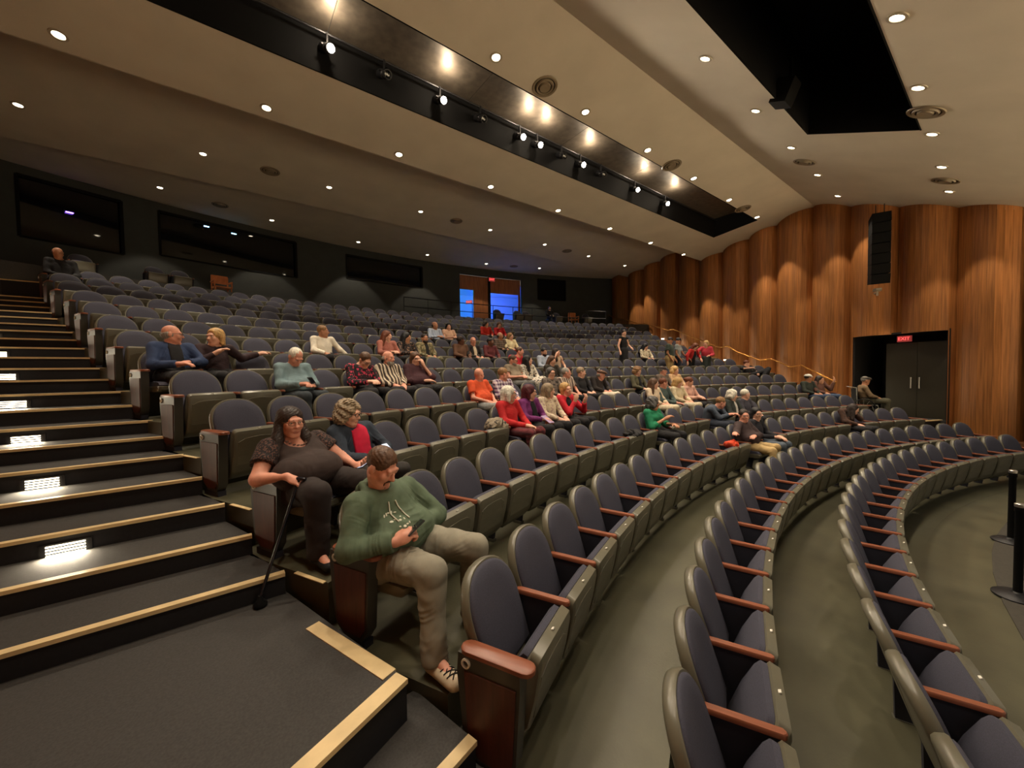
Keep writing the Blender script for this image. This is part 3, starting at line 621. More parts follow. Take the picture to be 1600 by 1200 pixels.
# ------------------------------------------------------------------ people: smooth blended bodies and clothes grown from joints
V = lambda *a: np.array(a, np.float64)
class Prim: pass
def cap(a, b, ra, rb=None, k=0.03, flat=None, cut0=False, cut1=False, sub=False):
    p = Prim(); p.t = 'cap'; p.a = V(*a); p.b = V(*b); p.ra = ra; p.rb = ra if rb is None else rb; p.k = k; p.flat = flat; p.c0 = cut0; p.c1 = cut1; p.sub = sub
    r = max(p.ra, p.rb); p.lo = np.minimum(p.a, p.b) - r; p.hi = np.maximum(p.a, p.b) + r; return p
def ell(c, r, R=None, k=0.03, sub=False):
    p = Prim(); p.t = 'ell'; p.c = V(*c); p.r = V(*r); p.R = R; p.k = k; p.sub = sub
    m = max(r) if R is not None else p.r; p.lo = p.c - m; p.hi = p.c + m; return p
def plane(c, n):            # keep the side n points away from
    p = Prim(); p.t = 'plane'; p.c = V(*c); p.n = V(*n) / np.linalg.norm(n); p.lo = p.hi = None; return p
def pdist(p, X, Y, Z):
    if p.t == 'ell':
        x, y, z = X - p.c[0], Y - p.c[1], Z - p.c[2]
        if p.R is not None:
            R = p.R; x, y, z = R[0, 0] * x + R[1, 0] * y + R[2, 0] * z, R[0, 1] * x + R[1, 1] * y + R[2, 1] * z, R[0, 2] * x + R[1, 2] * y + R[2, 2] * z
        q = [c.astype(np.float32) / np.float32(r) for c, r in zip((x, y, z), p.r)]
        k0 = np.sqrt(q[0] ** 2 + q[1] ** 2 + q[2] ** 2); k1 = np.sqrt((q[0] / p.r[0]) ** 2 + (q[1] / p.r[1]) ** 2 + (q[2] / p.r[2]) ** 2) + 1e-6
        return k0 * (k0 - 1) / k1
    x, y, z = X - p.a[0], Y - p.a[1], Z - p.a[2]; d = p.b - p.a; L = max(d @ d, 1e-9)
    h = np.clip((x * d[0] + y * d[1] + z * d[2]) / L, 0, 1)
    x, y, z = x - h * d[0], y - h * d[1], z - h * d[2]
    if p.flat is not None:
        ax, f = V(*p.flat[0]), p.flat[1]; s = (x * ax[0] + y * ax[1] + z * ax[2]) * (1 / f - 1)
        x, y, z = x + s * ax[0], y + s * ax[1], z + s * ax[2]
    D = np.sqrt(x * x + y * y + z * z) - (p.ra + (p.rb - p.ra) * h)
    n = d / math.sqrt(L)
    if p.c1: D = np.maximum(D, (X - p.b[0]) * n[0] + (Y - p.b[1]) * n[1] + (Z - p.b[2]) * n[2])
    if p.c0: D = np.maximum(D, -((X - p.a[0]) * n[0] + (Y - p.a[1]) * n[1] + (Z - p.a[2]) * n[2]))
    return D
def grow(prims, vox, noise=0.0, seed=0, nfreq=22.0):
    solid = [p for p in prims if p.lo is not None and not p.sub]
    lo = np.min([p.lo for p in solid], 0) - 3 * vox - noise; hi = np.max([p.hi for p in solid], 0) + 3 * vox + noise
    n = np.ceil((hi - lo) / vox).astype(int) + 1
    F = np.full(n, 1.0, np.float32); ax = [(lo[j] + vox * np.arange(n[j])).astype(np.float32) for j in range(3)]
    for p in prims:
        if p.lo is None: i0, i1 = np.zeros(3, int), n
        else:
            m = p.k + 2.5 * vox + noise
            i0 = np.clip(np.floor((p.lo - m - lo) / vox).astype(int), 0, n); i1 = np.clip(np.ceil((p.hi + m - lo) / vox).astype(int) + 1, 0, n)
        if np.any(i1 <= i0): continue
        sl = tuple(slice(a, b) for a, b in zip(i0, i1)); X = ax[0][sl[0]][:, None, None]; Y = ax[1][sl[1]][None, :, None]; Z = ax[2][sl[2]][None, None, :]
        f = F[sl]
        if p.t == 'plane': F[sl] = np.maximum(f, (X - p.c[0]) * p.n[0] + (Y - p.c[1]) * p.n[1] + (Z - p.c[2]) * p.n[2]); continue
        d = pdist(p, X, Y, Z)
        if p.sub:
            h = np.clip(0.5 - 0.5 * (f + d) / p.k, 0, 1); F[sl] = f * (1 - h) - d * h + p.k * h * (1 - h)
        else:
            h = np.clip(0.5 + 0.5 * (f - d) / p.k, 0, 1); F[sl] = f * (1 - h) + d * h - p.k * h * (1 - h)
    if noise:
        rg = np.random.default_rng(seed); X = ax[0][:, None, None]; Y = ax[1][None, :, None]; Z = ax[2][None, None, :]
        N = np.zeros(n, np.float32)
        for j in range(4):
            w = rg.normal(size=3); w *= nfreq * (0.7 + 0.45 * j) / np.linalg.norm(w); q_ = np.sin(w[0] * X + w[1] * Y + w[2] * Z + rg.uniform(0, 6) + 0.9 * np.sin(0.45 * (w[1] * X - w[0] * Y + w[2] * Z) + j)).astype(np.float32); N += (1 - 2 * np.abs(q_)) / (1 + 0.4 * j)
        F += noise * N * 0.5
    return nets(F, lo, vox)
def nets(F, lo, vox):
    S_ = F < 0
    c = [S_[i:i - 1 if i == 0 else None, j:j - 1 if j == 0 else None, k:k - 1 if k == 0 else None] for i in (0, 1) for j in (0, 1) for k in (0, 1)]
    allc = c[0].copy(); anyc = c[0].copy()
    for q in c[1:]: allc &= q; anyc |= q
    act = np.argwhere(anyc & ~allc)
    if len(act) == 0: return np.zeros((0, 3)), np.zeros((0, 4), int)
    idx = np.full(anyc.shape, -1, np.int32); idx[tuple(act.T)] = np.arange(len(act))
    corn = np.array([(i, j, k) for i in (0, 1) for j in (0, 1) for k in (0, 1)])
    val = np.stack([F[tuple((act + q).T)] for q in corn], 1); acc = np.zeros((len(act), 3)); cnt = np.zeros(len(act))
    for a in range(8):
        for b in range(a + 1, 8):
            if np.abs(corn[a] - corn[b]).sum() != 1: continue
            va, vb = val[:, a], val[:, b]; m = (va < 0) != (vb < 0); t = np.where(m, va / np.where(m, va - vb, 1), 0)
            acc += np.where(m[:, None], corn[a] + t[:, None] * (corn[b] - corn[a]), 0); cnt += m
    verts = lo + vox * (act + acc / cnt[:, None]); faces = []
    for axis in range(3):
        o = [1 if j == axis else 0 for j in range(3)]
        A = S_[tuple(slice(0, -1) if j == axis else slice(None) for j in range(3))]; B = S_[tuple(slice(1, None) if j == axis else slice(None) for j in range(3))]
        e = np.argwhere(A != B); u, v = (axis + 1) % 3, (axis + 2) % 3
        ok = (e[:, u] > 0) & (e[:, v] > 0) & (e[:, u] < idx.shape[u]) & (e[:, v] < idx.shape[v]); e = e[ok]
        q = []
        for du, dv in ((-1, -1), (0, -1), (0, 0), (-1, 0)):
            w = e.copy(); w[:, u] += du; w[:, v] += dv; q.append(idx[tuple(w.T)])
        q = np.stack(q, 1); fl = ~A[tuple(e.T)]; q[fl] = q[fl][:, ::-1]; faces.append(q)
    f = np.concatenate(faces); return verts, f[(f >= 0).all(1)]
def wrinkle(v, f, specs, seed):
    # folds: ridges that run across a direction and fade away from a joint
    a, b, c, d = (v[f[:, j]] for j in range(4)); fn = np.cross(c - a, d - b); N = np.zeros_like(v)
    for j in range(4): np.add.at(N, f[:, j], fn)
    N /= np.linalg.norm(N, axis=1, keepdims=True) + 1e-9; disp = np.zeros(len(v))
    for k, (ctr, sig, dr, lam, amp) in enumerate(specs):
        q = v - V(*ctr); dr = V(*dr) / (np.linalg.norm(dr) + 1e-9); w = np.exp(-(q ** 2).sum(1) / (2 * sig * sig)); o = np.cross(dr, V(.3, .5, .81)); o /= np.linalg.norm(o); o2 = np.cross(dr, o)
        ph = (q @ dr) / lam * math.pi + 1.5 * np.sin(q @ o * 15 + k + seed + 6 * np.sin(q @ dr * 9)) + 1.1 * np.sin(q @ o2 * 11 + 2.1 * k + q @ dr * 14); am = np.clip(0.45 + 0.75 * np.sin(q @ o * 19 + 3 * k + seed + q @ dr * 7), 0, 1.2)
        disp += amp * w * am * (0.45 - np.abs(np.sin(ph)) ** 0.8)
    return v + N * disp[:, None]
def sdf_obj(name, prims, vox, m, parent, noise=0.0, seed=0, nfreq=22.0, label=None, folds=None):
    v, f = grow(prims, vox, noise, seed, nfreq); me = bpy.data.meshes.new(name)
    if folds: v = wrinkle(v, f, folds, seed)
    me.vertices.add(len(v)); me.vertices.foreach_set('co', v.astype(np.float32).ravel())
    me.loops.add(4 * len(f)); me.loops.foreach_set('vertex_index', f.astype(np.int32).ravel())
    me.polygons.add(len(f)); me.polygons.foreach_set('loop_start', np.arange(0, 4 * len(f), 4, dtype=np.int32)); me.polygons.foreach_set('loop_total', np.full(len(f), 4, np.int32))
    me.update(calc_edges=True); me.validate(); me.materials.append(m); me.shade_smooth()
    return put(name, me, parent, label=label)

# --- materials of skin, hair and cloth
def skin(tone):
    c = {'fair': S(230, 178, 152), 'pink': S(224, 158, 134), 'tan': S(190, 134, 102), 'brown': S(110, 70, 50), 'olive': S(206, 154, 122)}[tone]
    return mat('skin ' + tone, c, rough=0.5, var=0.10, scale=25, spec=0.4)
def hairm(name, c): return mat('hair ' + name, c, rough=0.55, var=0.35, scale=60, stretch=(1, 1, 0.25), bump=0.14, bscale=150)
HAIR = {n: c for n, c in dict(dark=S(46, 33, 27), black=S(22, 20, 22), brown=S(88, 60, 40), auburn=S(110, 58, 34), blond=S(196, 158, 100), ash=S(150, 132, 106), white=S(226, 220, 205), grey=S(150, 146, 138), darkgrey=S(84, 82, 80), magenta=S(84, 24, 34), sandy=S(140, 104, 66)).items()}
def cloth(name, c, pattern=None, c2=None):
    nm = 'cloth ' + name
    if nm in _mats: return _mats[nm]
    m = mat(nm, c, rough=0.85, var=0.12, scale=14, bump=0.2, bscale=420)
    nt = m.node_tree; b = nt.nodes['Principled BSDF']; tc = nt.nodes.new('ShaderNodeTexCoord'); nz = nt.nodes.new('ShaderNodeTexNoise'); nz.inputs['Scale'].default_value = 6; nz.inputs['Detail'].default_value = 1; nz.inputs['Distortion'].default_value = 0.9
    nt.links.new(tc.outputs['Object'], nz.inputs['Vector']); bp_ = nt.nodes.new('ShaderNodeBump'); bp_.inputs['Strength'].default_value = 0.4; bp_.inputs['Distance'].default_value = 0.03
    old = b.inputs['Normal'].links[0].from_socket; nt.links.new(nz.outputs['Fac'], bp_.inputs['Height']); nt.links.new(old, bp_.inputs['Normal']); nt.links.new(bp_.outputs[0], b.inputs['Normal'])
    if pattern:
        nt = m.node_tree; b = nt.nodes['Principled BSDF']; tc = nt.nodes.new('ShaderNodeTexCoord'); sep = nt.nodes.new('ShaderNodeSeparateXYZ'); nt.links.new(tc.outputs['Object'], sep.inputs[0])
        mix = nt.nodes.new('ShaderNodeMix'); mix.data_type = 'RGBA'; mix.inputs['A'].default_value = (*c, 1); mix.inputs['B'].default_value = (*c2, 1)
        def wave(src, fr):
            mu = nt.nodes.new('ShaderNodeMath'); mu.operation = 'MULTIPLY'; mu.inputs[1].default_value = fr; nt.links.new(src, mu.inputs[0])
            si = nt.nodes.new('ShaderNodeMath'); si.operation = 'SINE'; nt.links.new(mu.outputs[0], si.inputs[0])
            gt = nt.nodes.new('ShaderNodeMath'); gt.operation = 'GREATER_THAN'; gt.inputs[1].default_value = 0.1; nt.links.new(si.outputs[0], gt.inputs[0]); return gt.outputs[0]
        if pattern == 'stripe': fac = wave(sep.outputs['X'], 95)
        elif pattern == 'check':
            a, d = wave(sep.outputs['X'], 85), wave(sep.outputs['Z'], 85); x = nt.nodes.new('ShaderNodeMath'); x.operation = 'ADD'; nt.links.new(a, x.inputs[0]); nt.links.new(d, x.inputs[1])
            h = nt.nodes.new('ShaderNodeMath'); h.operation = 'MULTIPLY'; h.inputs[1].default_value = 0.5; nt.links.new(x.outputs[0], h.inputs[0]); fac = h.outputs[0]
        else:   # blotches
            n = nt.nodes.new('ShaderNodeTexNoise'); n.inputs['Scale'].default_value = {'camo': 16, 'lace': 70}.get(pattern, 26); n.inputs['Detail'].default_value = 1; nt.links.new(tc.outputs['Object'], n.inputs['Vector'])
            gt = nt.nodes.new('ShaderNodeMath'); gt.operation = 'GREATER_THAN'; gt.inputs[1].default_value = {'camo': 0.52, 'lace': 0.55}.get(pattern, 0.58); nt.links.new(n.outputs['Fac'], gt.inputs[0]); fac = gt.outputs[0]
        nt.links.new(fac, mix.inputs['Factor']); nt.links.new(mix.outputs['Result'], b.inputs['Base Color'])
    return m
m_glasses = mat('spectacle frame', S(30, 26, 26), rough=0.3)
m_eye = mat('eye white', S(220, 214, 206), rough=0.25); m_iris = mat('dark iris', S(40, 28, 20), rough=0.2)

def look_R(d, roll=0.0):       # head axes: -Y of the head looks along d
    f = V(*d) / np.linalg.norm(d); y = -f; z = V(0, 0, 1); x = np.cross(y, z); x /= np.linalg.norm(x); z = np.cross(x, y)
    if roll: x, z = x * math.cos(roll) + z * math.sin(roll), z * math.cos(roll) - x * math.sin(roll)
    return np.stack([x, y, z], 1)
def head_prims(c, R, nb, s=1.0, wide=1.0):
    w = lambda x, y, z: c + R @ (V(x * wide, y, z) * s)
    L = [ell(w(0, .012, .035), V(.074 * wide, .092, .085) * s, R, .03), ell(w(0, -.028, -.035), V(.060 * wide, .066, .078) * s, R, .03), ell(w(0, -.058, -.095), V(.030 * wide, .028, .024) * s, R, .025)]
    for q in (-1, 1):
        L += [cap(w(q * .048, 0, -.055), w(q * .018, -.06, -.095), .022 * s, None, .02), ell(w(q * .035, -.064, -.022), V(.028, .024, .028) * s * wide, R, .02)]
    L += [cap(w(-.038, -.084, .030), w(.038, -.084, .030), .012 * s, None, .015)]
    for q in (-1, 1): L += [ell(w(q * .031, -.102, .010), V(.018, .018, .011) * s, R, .010, sub=True)]
    for q in (-1, 1): L += [cap(w(q * .017, -.0935, .0185), w(q * .045, -.0865, .0165), .0058 * s, .0052 * s, .006)]
    L += [cap(w(0, -.088, .015), w(0, -.112, -.026), .009 * s, .013 * s, .010)]
    for q in (-1, 1): L += [ell(w(q * .012, -.100, -.029), V(.009, .012, .008) * s, R, .006), ell(w(q * .077, .012, -.004), V(.011, .024, .034) * s, R, .008)]
    L += [cap(w(-.021, -.087, -.060), w(0, -.094, -.058), .008 * s, None, .008), cap(w(.021, -.087, -.060), w(0, -.094, -.058), .008 * s, None, .008), ell(w(0, -.098, -.067), V(.03, .008, .0025) * s, R, .004, sub=True)]
    L += [cap(w(0, .018, -.05), nb, .054 * s * wide, .062 * s * wide, .03)]
    return L
def hair_prims(c, R, style, s=1.0, wide=1.0):
    w = lambda x, y, z: c + R @ (V(x * wide, y, z) * s); n = lambda x, y, z: R @ V(x, y, z); e = lambda *r: V(r[0] * wide, r[1], r[2]) * s
    face = ell(w(0, -.128, -.004), e(.074, .088, .098), R, .018, sub=True); ears = [ell(w(q * .085, .0, -.03), V(.03, .034, .045) * s, R, .012, sub=True) for q in (-1, 1)]
    if style == 'short': return [ell(w(0, .018, .044), e(.080, .097, .087), R), face] + ears + [plane(w(0, 0.02, -.050), n(0, -.45, -1))]
    if style == 'thin': return [ell(w(0, .022, .036), e(.080, .096, .086), R), face] + ears + [plane(w(0, 0.02, -.045), n(0, -.5, -1))]
    if style == 'bald': return [ell(w(0, .03, .0), e(.082, .083, .07), R), face, plane(w(0, .02, -.045), n(0, -.5, -1)), plane(w(0, 0, .045), n(0, .35, 1))]
    if style == 'bob': return [ell(w(0, .02, .042), e(.090, .106, .092), R), cap(w(-.074, .03, 0), w(-.076, .025, -.085), .034 * s, .03 * s), cap(w(.074, .03, 0), w(.076, .025, -.085), .034 * s, .03 * s), cap(w(0, .075, .0), w(0, .08, -.10), .06 * s, .055 * s), face]
    if style == 'curly': return [ell(w(0, .022, .042), e(.102, .112, .098), R), ell(w(-.085, .03, -.03), e(.045, .06, .06), R), ell(w(.085, .03, -.03), e(.045, .06, .06), R), ell(w(0, .09, -.04), e(.08, .05, .07), R), face]
    if style == 'long': return [ell(w(0, .02, .042), e(.087, .104, .091), R), cap(w(-.074, .03, 0), w(-.10, .03, -.24), .036 * s, .040 * s), cap(w(.074, .03, 0), w(.10, .03, -.24), .036 * s, .040 * s), cap(w(0, .075, .0), w(0, .11, -.27), .065 * s, .07 * s), face]
    if style == 'longfront': return [ell(w(0, .02, .042), e(.087, .104, .091), R), cap(w(-.070, .02, 0), w(-.100, -.01, -.13), .036 * s, .042 * s), cap(w(.070, .02, 0), w(.100, -.01, -.13), .036 * s, .042 * s), cap(w(-.100, -.01, -.13), w(-.125, -.065, -.25), .042 * s, .034 * s), cap(w(.100, -.01, -.13), w(.120, -.055, -.22), .042 * s, .030 * s), cap(w(0, .075, .0), w(0, .10, -.2), .065 * s, .07 * s), ell(w(0, -.125, -.02), e(.064, .09, .098), R, .02, sub=True)]
    if style == 'bun': return [ell(w(0, .018, .044), e(.083, .099, .088), R), ell(w(0, .115, .04), e(.04, .035, .04), R), face, plane(w(0, 0.02, -.06), n(0, -.5, -1))]
    return []
def fingers(wr, d, nrm, side, curl=0.6, s=1.0, spread=0.06, thumb_in=0.5):
    """palm and five fingers; d along the hand, nrm out of the back of the hand, side +1 left hand"""
    d = V(*d) / np.linalg.norm(d); nrm = V(*nrm); nrm -= d * (nrm @ d); nrm /= np.linalg.norm(nrm); lat = np.cross(d, nrm) * side     # towards the thumb
    pc = V(*wr) + d * .05 * s; L = [ell(pc, V(.042, .050, .017) * s, np.stack([lat, d, nrm], 1), .02), cap(wr, pc, .024 * s, .026 * s, .02)]
    for j, (o, ln) in enumerate(((.028, .072), (.010, .080), (-.009, .074), (-.027, .058))):
        p = pc + d * .040 * s + lat * o * s; a = 0.25 * curl; dd = d + lat * spread * (1.5 - j) * 0.5; dd /= np.linalg.norm(dd)
        for seg, (fr, r0, r1) in enumerate(((.45, .0098, .0092), (.32, .0092, .0086), (.26, .0086, .0072))):
            a += curl * (0.9, 1.0, 0.7)[seg]; v = dd * math.cos(a) - nrm * math.sin(a); q = p + v * ln * fr * s
            L.append(cap(p, q, r0 * s, r1 * s, .006)); p = q
    p = pc - d * .030 * s + lat * .030 * s
    for seg, (ln, r0, r1) in enumerate(((.040, .0145, .012), (.030, .012, .0105), (.024, .0105, .0085))):
        v = lat * (1 - thumb_in * (0.5 + 0.35 * seg)) + d * (0.9 + 0.2 * seg) - nrm * (0.35 + thumb_in * 0.25 * seg); v /= np.linalg.norm(v); q = p + v * ln * s
        L.append(cap(p, q, r0 * s, r1 * s, .010)); p = q
    return L
def mitten(wr, d, nrm, side, curl=0.6, s=1.0, **k):
    d = V(*d) / np.linalg.norm(d); nrm = V(*nrm); nrm -= d * (nrm @ d); nrm /= np.linalg.norm(nrm); lat = np.cross(d, nrm) * side
    pc = V(*wr) + d * .055 * s; a = curl; v = d * math.cos(a) - nrm * math.sin(a); v2 = d * math.cos(2 * a) - nrm * math.sin(2 * a); p = pc + d * .045 * s
    R = np.stack([lat, v, nrm], 1)
    return [ell(pc, V(.045, .055, .024) * s, np.stack([lat, d, nrm], 1), .02), cap(wr, pc, .028 * s, .028 * s, .02)] + [cap(p + lat * o * s, p + lat * o * s + v * .045 * s, .014 * s, .013 * s, .008) for o in (.03, .01, -.01, -.028)] + [cap(p + lat * o * s + v * .045 * s, p + lat * o * s + v * .045 * s + v2 * .028 * s, .013 * s, .011 * s, .008) for o in (.03, .01, -.01, -.028)] + [cap(pc - d * .02 * s + lat * .03 * s, pc + d * .04 * s + lat * .06 * s - nrm * .02 * s, .015 * s, .012 * s, .01)]

SITJ = dict(pel=(0, -.30, .52), chest=(0, -.245, .80), neck=(0, -.235, .985), head=(0, -.262, 1.105), shR=(-.185, -.235, .935), shL=(.185, -.235, .935), elR=(-.25, -.36, .69), elL=(.25, -.36, .69),
            wrR=(-.10, -.56, .62), wrL=(.10, -.56, .62), hipR=(-.10, -.34, .515), hipL=(.10, -.34, .515), knR=(-.13, -.78, .53), knL=(.13, -.78, .53), anR=(-.13, -.78, .10), anL=(.13, -.78, .10), toR=(-.15, -.93, .045), toL=(.15, -.93, .045))
STANDJ = dict(pel=(0, 0, .95), chest=(0, .01, 1.24), neck=(0, .0, 1.46), head=(0, -.02, 1.59), shR=(-.18, .0, 1.40), shL=(.18, .0, 1.40), elR=(-.25, .0, 1.12), elL=(.25, .0, 1.12), wrR=(-.22, -.14, .90), wrL=(.22, -.14, .90),
              hipR=(-.09, 0, .92), hipL=(.09, 0, .92), knR=(-.10, -.02, .50), knL=(.10, -.02, .50), anR=(-.10, .02, .09), anL=(.10, .02, .09), toR=(-.13, -.14, .04), toL=(.13, -.14, .04))
def person(loc, rotz, label, vox, J=None, stand=False, look=(0, -1, -.1), roll=0.0, tone='fair', hair=('short', 'brown'), beard=None, top='shirt', topm=None, sleeve=1.0, bottom='trousers', botm=None, shoem=None, bulk=1.0, belly=0.0, wide=1.0, hs=1.07,
           glasses=False, hat=None, hands=None, fine=False, open_front=None, collar=None, skirt=False, seed=0, group='audience members', bust=0.0, noise=None, leg=1.0, armk=1.0, handk=1.0, shoek=1.0, scoop=1.0, shut=False, folds=1.0, belly_x=0.0):
    D = dict(STANDJ if stand else SITJ); D.update(J or {}); P = {k: V(*v) for k, v in D.items()}; b = bulk
    root = empty('person', loc, rotz, label=label, cat='person', group=group)
    R = look_R(look, roll); c = P['head']; sk = skin(tone); hand = fingers if fine else mitten; hands = hands or {}
    up = P['neck'] - P['pel']; up /= np.linalg.norm(up); fwd = np.cross(V(1, 0, 0), up); fwd /= np.linalg.norm(fwd)
    # the body, one surface
    B = head_prims(c, R, P['neck'] + V(0, .0, -.02), hs, wide)
    if shut: B += [ell(c + R @ (V(q * .031 * wide, -.083, .009) * hs), V(.0155, .0135, .0105) * hs, R, .006) for q in (-1, 1)]
    B += [cap(P['pel'], P['chest'], .115 * b, .12 * b, .06, (fwd, .72)), cap(P['chest'], P['neck'] - up * .06, .12 * b, .07, .06, (fwd, .72)), cap(P['shR'], P['shL'], .05, .05, .05)]
    for q in 'RL':
        sd = 1 if q == 'L' else -1
        B += [cap(P['sh' + q], P['el' + q], .048 * armk, .038 * armk, .03), cap(P['el' + q], P['wr' + q], .038 * armk, .026, .02)]
        hd = hands.get(q, {}); fa = P['wr' + q] - P['el' + q]; B += hand(P['wr' + q], hd.get('d', fa), hd.get('n', (0, -.1, 1)), sd, hd.get('curl', .45), hs * handk, **({'thumb_in': hd.get('ti', .5)} if fine else {}))
        B += [cap(P['hip' + q], P['kn' + q], .075, .055, .04), cap(P['kn' + q], P['an' + q], .052, .036, .03), cap(P['an' + q], P['to' + q], .035, .03, .02)]
    body = sdf_obj('body', B, vox, sk, root)
    nz = (0.008 if fine else 0.006) if noise is None else noise; gv = max(vox, 0.0085)
    # upper garment
    T = [cap(P['pel'] - up * (.02 if not stand else .06), P['chest'], .155 * b, .158 * b, .06, (fwd, .74), cut0=True), cap(P['chest'], P['neck'] - up * .085, .158 * b, .085 * min(b, 1.1), .05, (fwd, .72)), cap(P['shR'], P['shL'], .068, .068, .04)]
    if belly: T += [ell(P['pel'] * .55 + P['chest'] * .45 + V(belly_x, 0, 0) + fwd * (.06 + .10 * belly), (.17 * b + .05 * belly, .10 + .10 * belly, .14 + .03 * belly), None, .07)]
    if bust: T += [ell(P['chest'] + fwd * .10 + V(q * .07 * b, 0, .02), (.075 * b, .06, .07), None, .05) for q in (-1, 1)]
    for q in 'RL':
        s0, e0, w0 = P['sh' + q], P['el' + q], P['wr' + q]; k = .064 * (0.6 + 0.4 * b) * armk
        if sleeve >= 0.98: T += [cap(s0, e0, k, k * .88, .03), cap(e0, e0 + (w0 - e0) * .93, k * .88, k * .66, .025, cut1=True)]
        elif sleeve > 0.5: T += [cap(s0, e0, k, k * .9, .03), cap(e0, e0 + (w0 - e0) * (sleeve - .5) * 1.6, k * .9, k * .85, .02, cut1=True)]
        elif sleeve > 0: T += [cap(s0, s0 + (e0 - s0) * sleeve * 1.9, k * 1.05, k * 1.02, .03, cut1=True)]
    if collar == 'hood':
        hp = [P['neck'] + V(x, y, z) for x, y, z in ((.0, .105, .03), (-.075, .085, .025), (-.100, .02, -.02), (-.075, -.065, -.070), (-.015, -.115, -.115), (.015, -.115, -.115), (.075, -.065, -.070), (.100, .02, -.02), (.075, .085, .025), (.0, .105, .03))]
        T += [cap(p0, p1, .025, .025, .015) for p0, p1 in zip(hp, hp[1:])] + [ell(P['neck'] + V(0, .12, -.03), (.10, .06, .07), None, .03)]
    elif collar == 'fold': T += [cap(P['neck'] + V(-.055, .02, .01), P['neck'] + fwd * .075 + V(-.02, 0, -.05), .022, .016, .015), cap(P['neck'] + V(.055, .02, .01), P['neck'] + fwd * .075 + V(.02, 0, -.05), .022, .016, .015), cap(P['neck'] + V(-.05, .04, .012), P['neck'] + V(.05, .04, .012), .022, .022, .015)]
    T += [ell(P['neck'] + fwd * (.05 + .05 * (scoop - 1)) + up * (.055 - .03 * (scoop - 1)), (.062 * scoop, .062 * scoop, .075 * scoop), None, .02, sub=True)]
    fa = folds * (1.0 if fine else 0.8); TF = []
    if vox < .02 and fa:
        for q in 'RL':
            s0, e0, w0 = P['sh' + q], P['el' + q], P['wr' + q]; sd = 1 if q == 'L' else -1
            TF += [(e0, .075, (w0 - s0), .030, .014 * fa), (e0 * .45 + w0 * .55, .07, (w0 - e0), .028, .010 * fa), (s0 * .6 + e0 * .4, .07, (e0 - s0) + V(0, 0, .1), .036, .009 * fa), (s0 - up * .10 - V(sd * .05, 0, 0) + fwd * .09, .07, V(sd, 0, .6), .034, .012 * fa)]
        TF += [(P['pel'] + fwd * .14, .13, up, .042, .012 * fa), (P['pel'] * .5 + P['chest'] * .5 + fwd * .14, .13, up + V(.5, 0, 0), .055, .009 * fa)]
    o = sdf_obj(top, T, gv, topm, root, nz, seed, 13 if fine else 16, folds=TF)
    if open_front is not None:     # inner shirt seen between open lapels
        wv = open_front[1]
        I = [cap(P['pel'] + fwd * .02, P['chest'] + fwd * .012, .155 * b, .158 * b, .05, (fwd, .76)), cap(P['chest'] + fwd * .012, P['neck'] - up * .07 + fwd * .012, .158 * b, .08 * b, .05, (fwd, .74))]
        if belly: I += [ell(P['pel'] * .55 + P['chest'] * .45 + fwd * (.075 + .10 * belly), (.17 * b + .05 * belly, .10 + .10 * belly, .14 + .03 * belly), None, .07)]
        I += [plane(P['pel'] + V(wv, 0, 0), (1, 0, .0)), plane(P['pel'] - V(wv, 0, 0), (-1, 0, .0)), plane(P['chest'] + fwd * .02, -fwd), ell(P['neck'] + fwd * .06 + up * .05, (.06, .07, .085), None, .02, sub=True)]
        sdf_obj('inner_shirt', I, gv, open_front[0], root, nz * .5, seed + 1)
    # lower garment
    L = [cap(P['hipR'] + V(.02, 0, 0), P['hipL'] - V(.02, 0, 0), .135 * b, .135 * b, .05, (fwd, .82)), cap(P['pel'] + up * .06, P['pel'] - up * .04, .145 * b, .15 * b, .05, (fwd, .74), cut0=True)]
    for q in 'RL': L += [cap(P['hip' + q], P['kn' + q], .095 * (0.5 + .5 * b) * leg, .070 * leg, .05), cap(P['kn' + q], P['kn' + q] + (P['an' + q] - P['kn' + q]) * (1.06 if fine else 1.0), .070 * leg, .056 * leg, .035, cut1=True)]
    if skirt: L += [cap((P['hipR'] + P['hipL']) / 2, (P['knR'] + P['knL']) / 2, .15 * b, .17, .06)]
    LF = []
    if vox < .02 and fa:
        for q in 'RL':
            h0, k0, a0 = P['hip' + q], P['kn' + q], P['an' + q]
            LF += [(h0 * .6 + k0 * .4 + V(0, 0, .07), .12, (k0 - h0) + V(.25 if q == 'R' else -.25, 0, 0), .034, .011 * fa), (k0 * .8 + a0 * .2 + V(0, .05, 0), .085, (a0 - k0) + (k0 - h0) * .4, .030, .013 * fa), (k0 * .15 + a0 * .85, .09, (a0 - k0), .036, .010 * fa), (k0 * .5 + a0 * .5, .10, (a0 - k0) + V(.25, 0, 0), .055, .007 * fa)]
    sdf_obj(bottom, L, gv, botm, root, nz, seed + 2, 14 if fine else 18, folds=LF)
    if vox < 0.02:
        for q in 'RL':
            a, t_ = P['an' + q], P['to' + q]; S_ = [cap(a + V(0, .02, -.045), t_ + V(0, 0, -.002), .043 * shoek, .040 * shoek, .03, (V(0, 0, 1), .85)), cap(a + V(0, .012, .0), a + V(0, .015, -.04), .042, .042, .03, cut0=True), plane(V(0, 0, min(a[2], t_[2]) - .045 if stand else min(a[2] - .10, t_[2] - .045)), (0, 0, -1))]
            sdf_obj('shoe', S_, max(vox, .008), shoem or cloth('black shoe', S(24, 24, 26)), root)
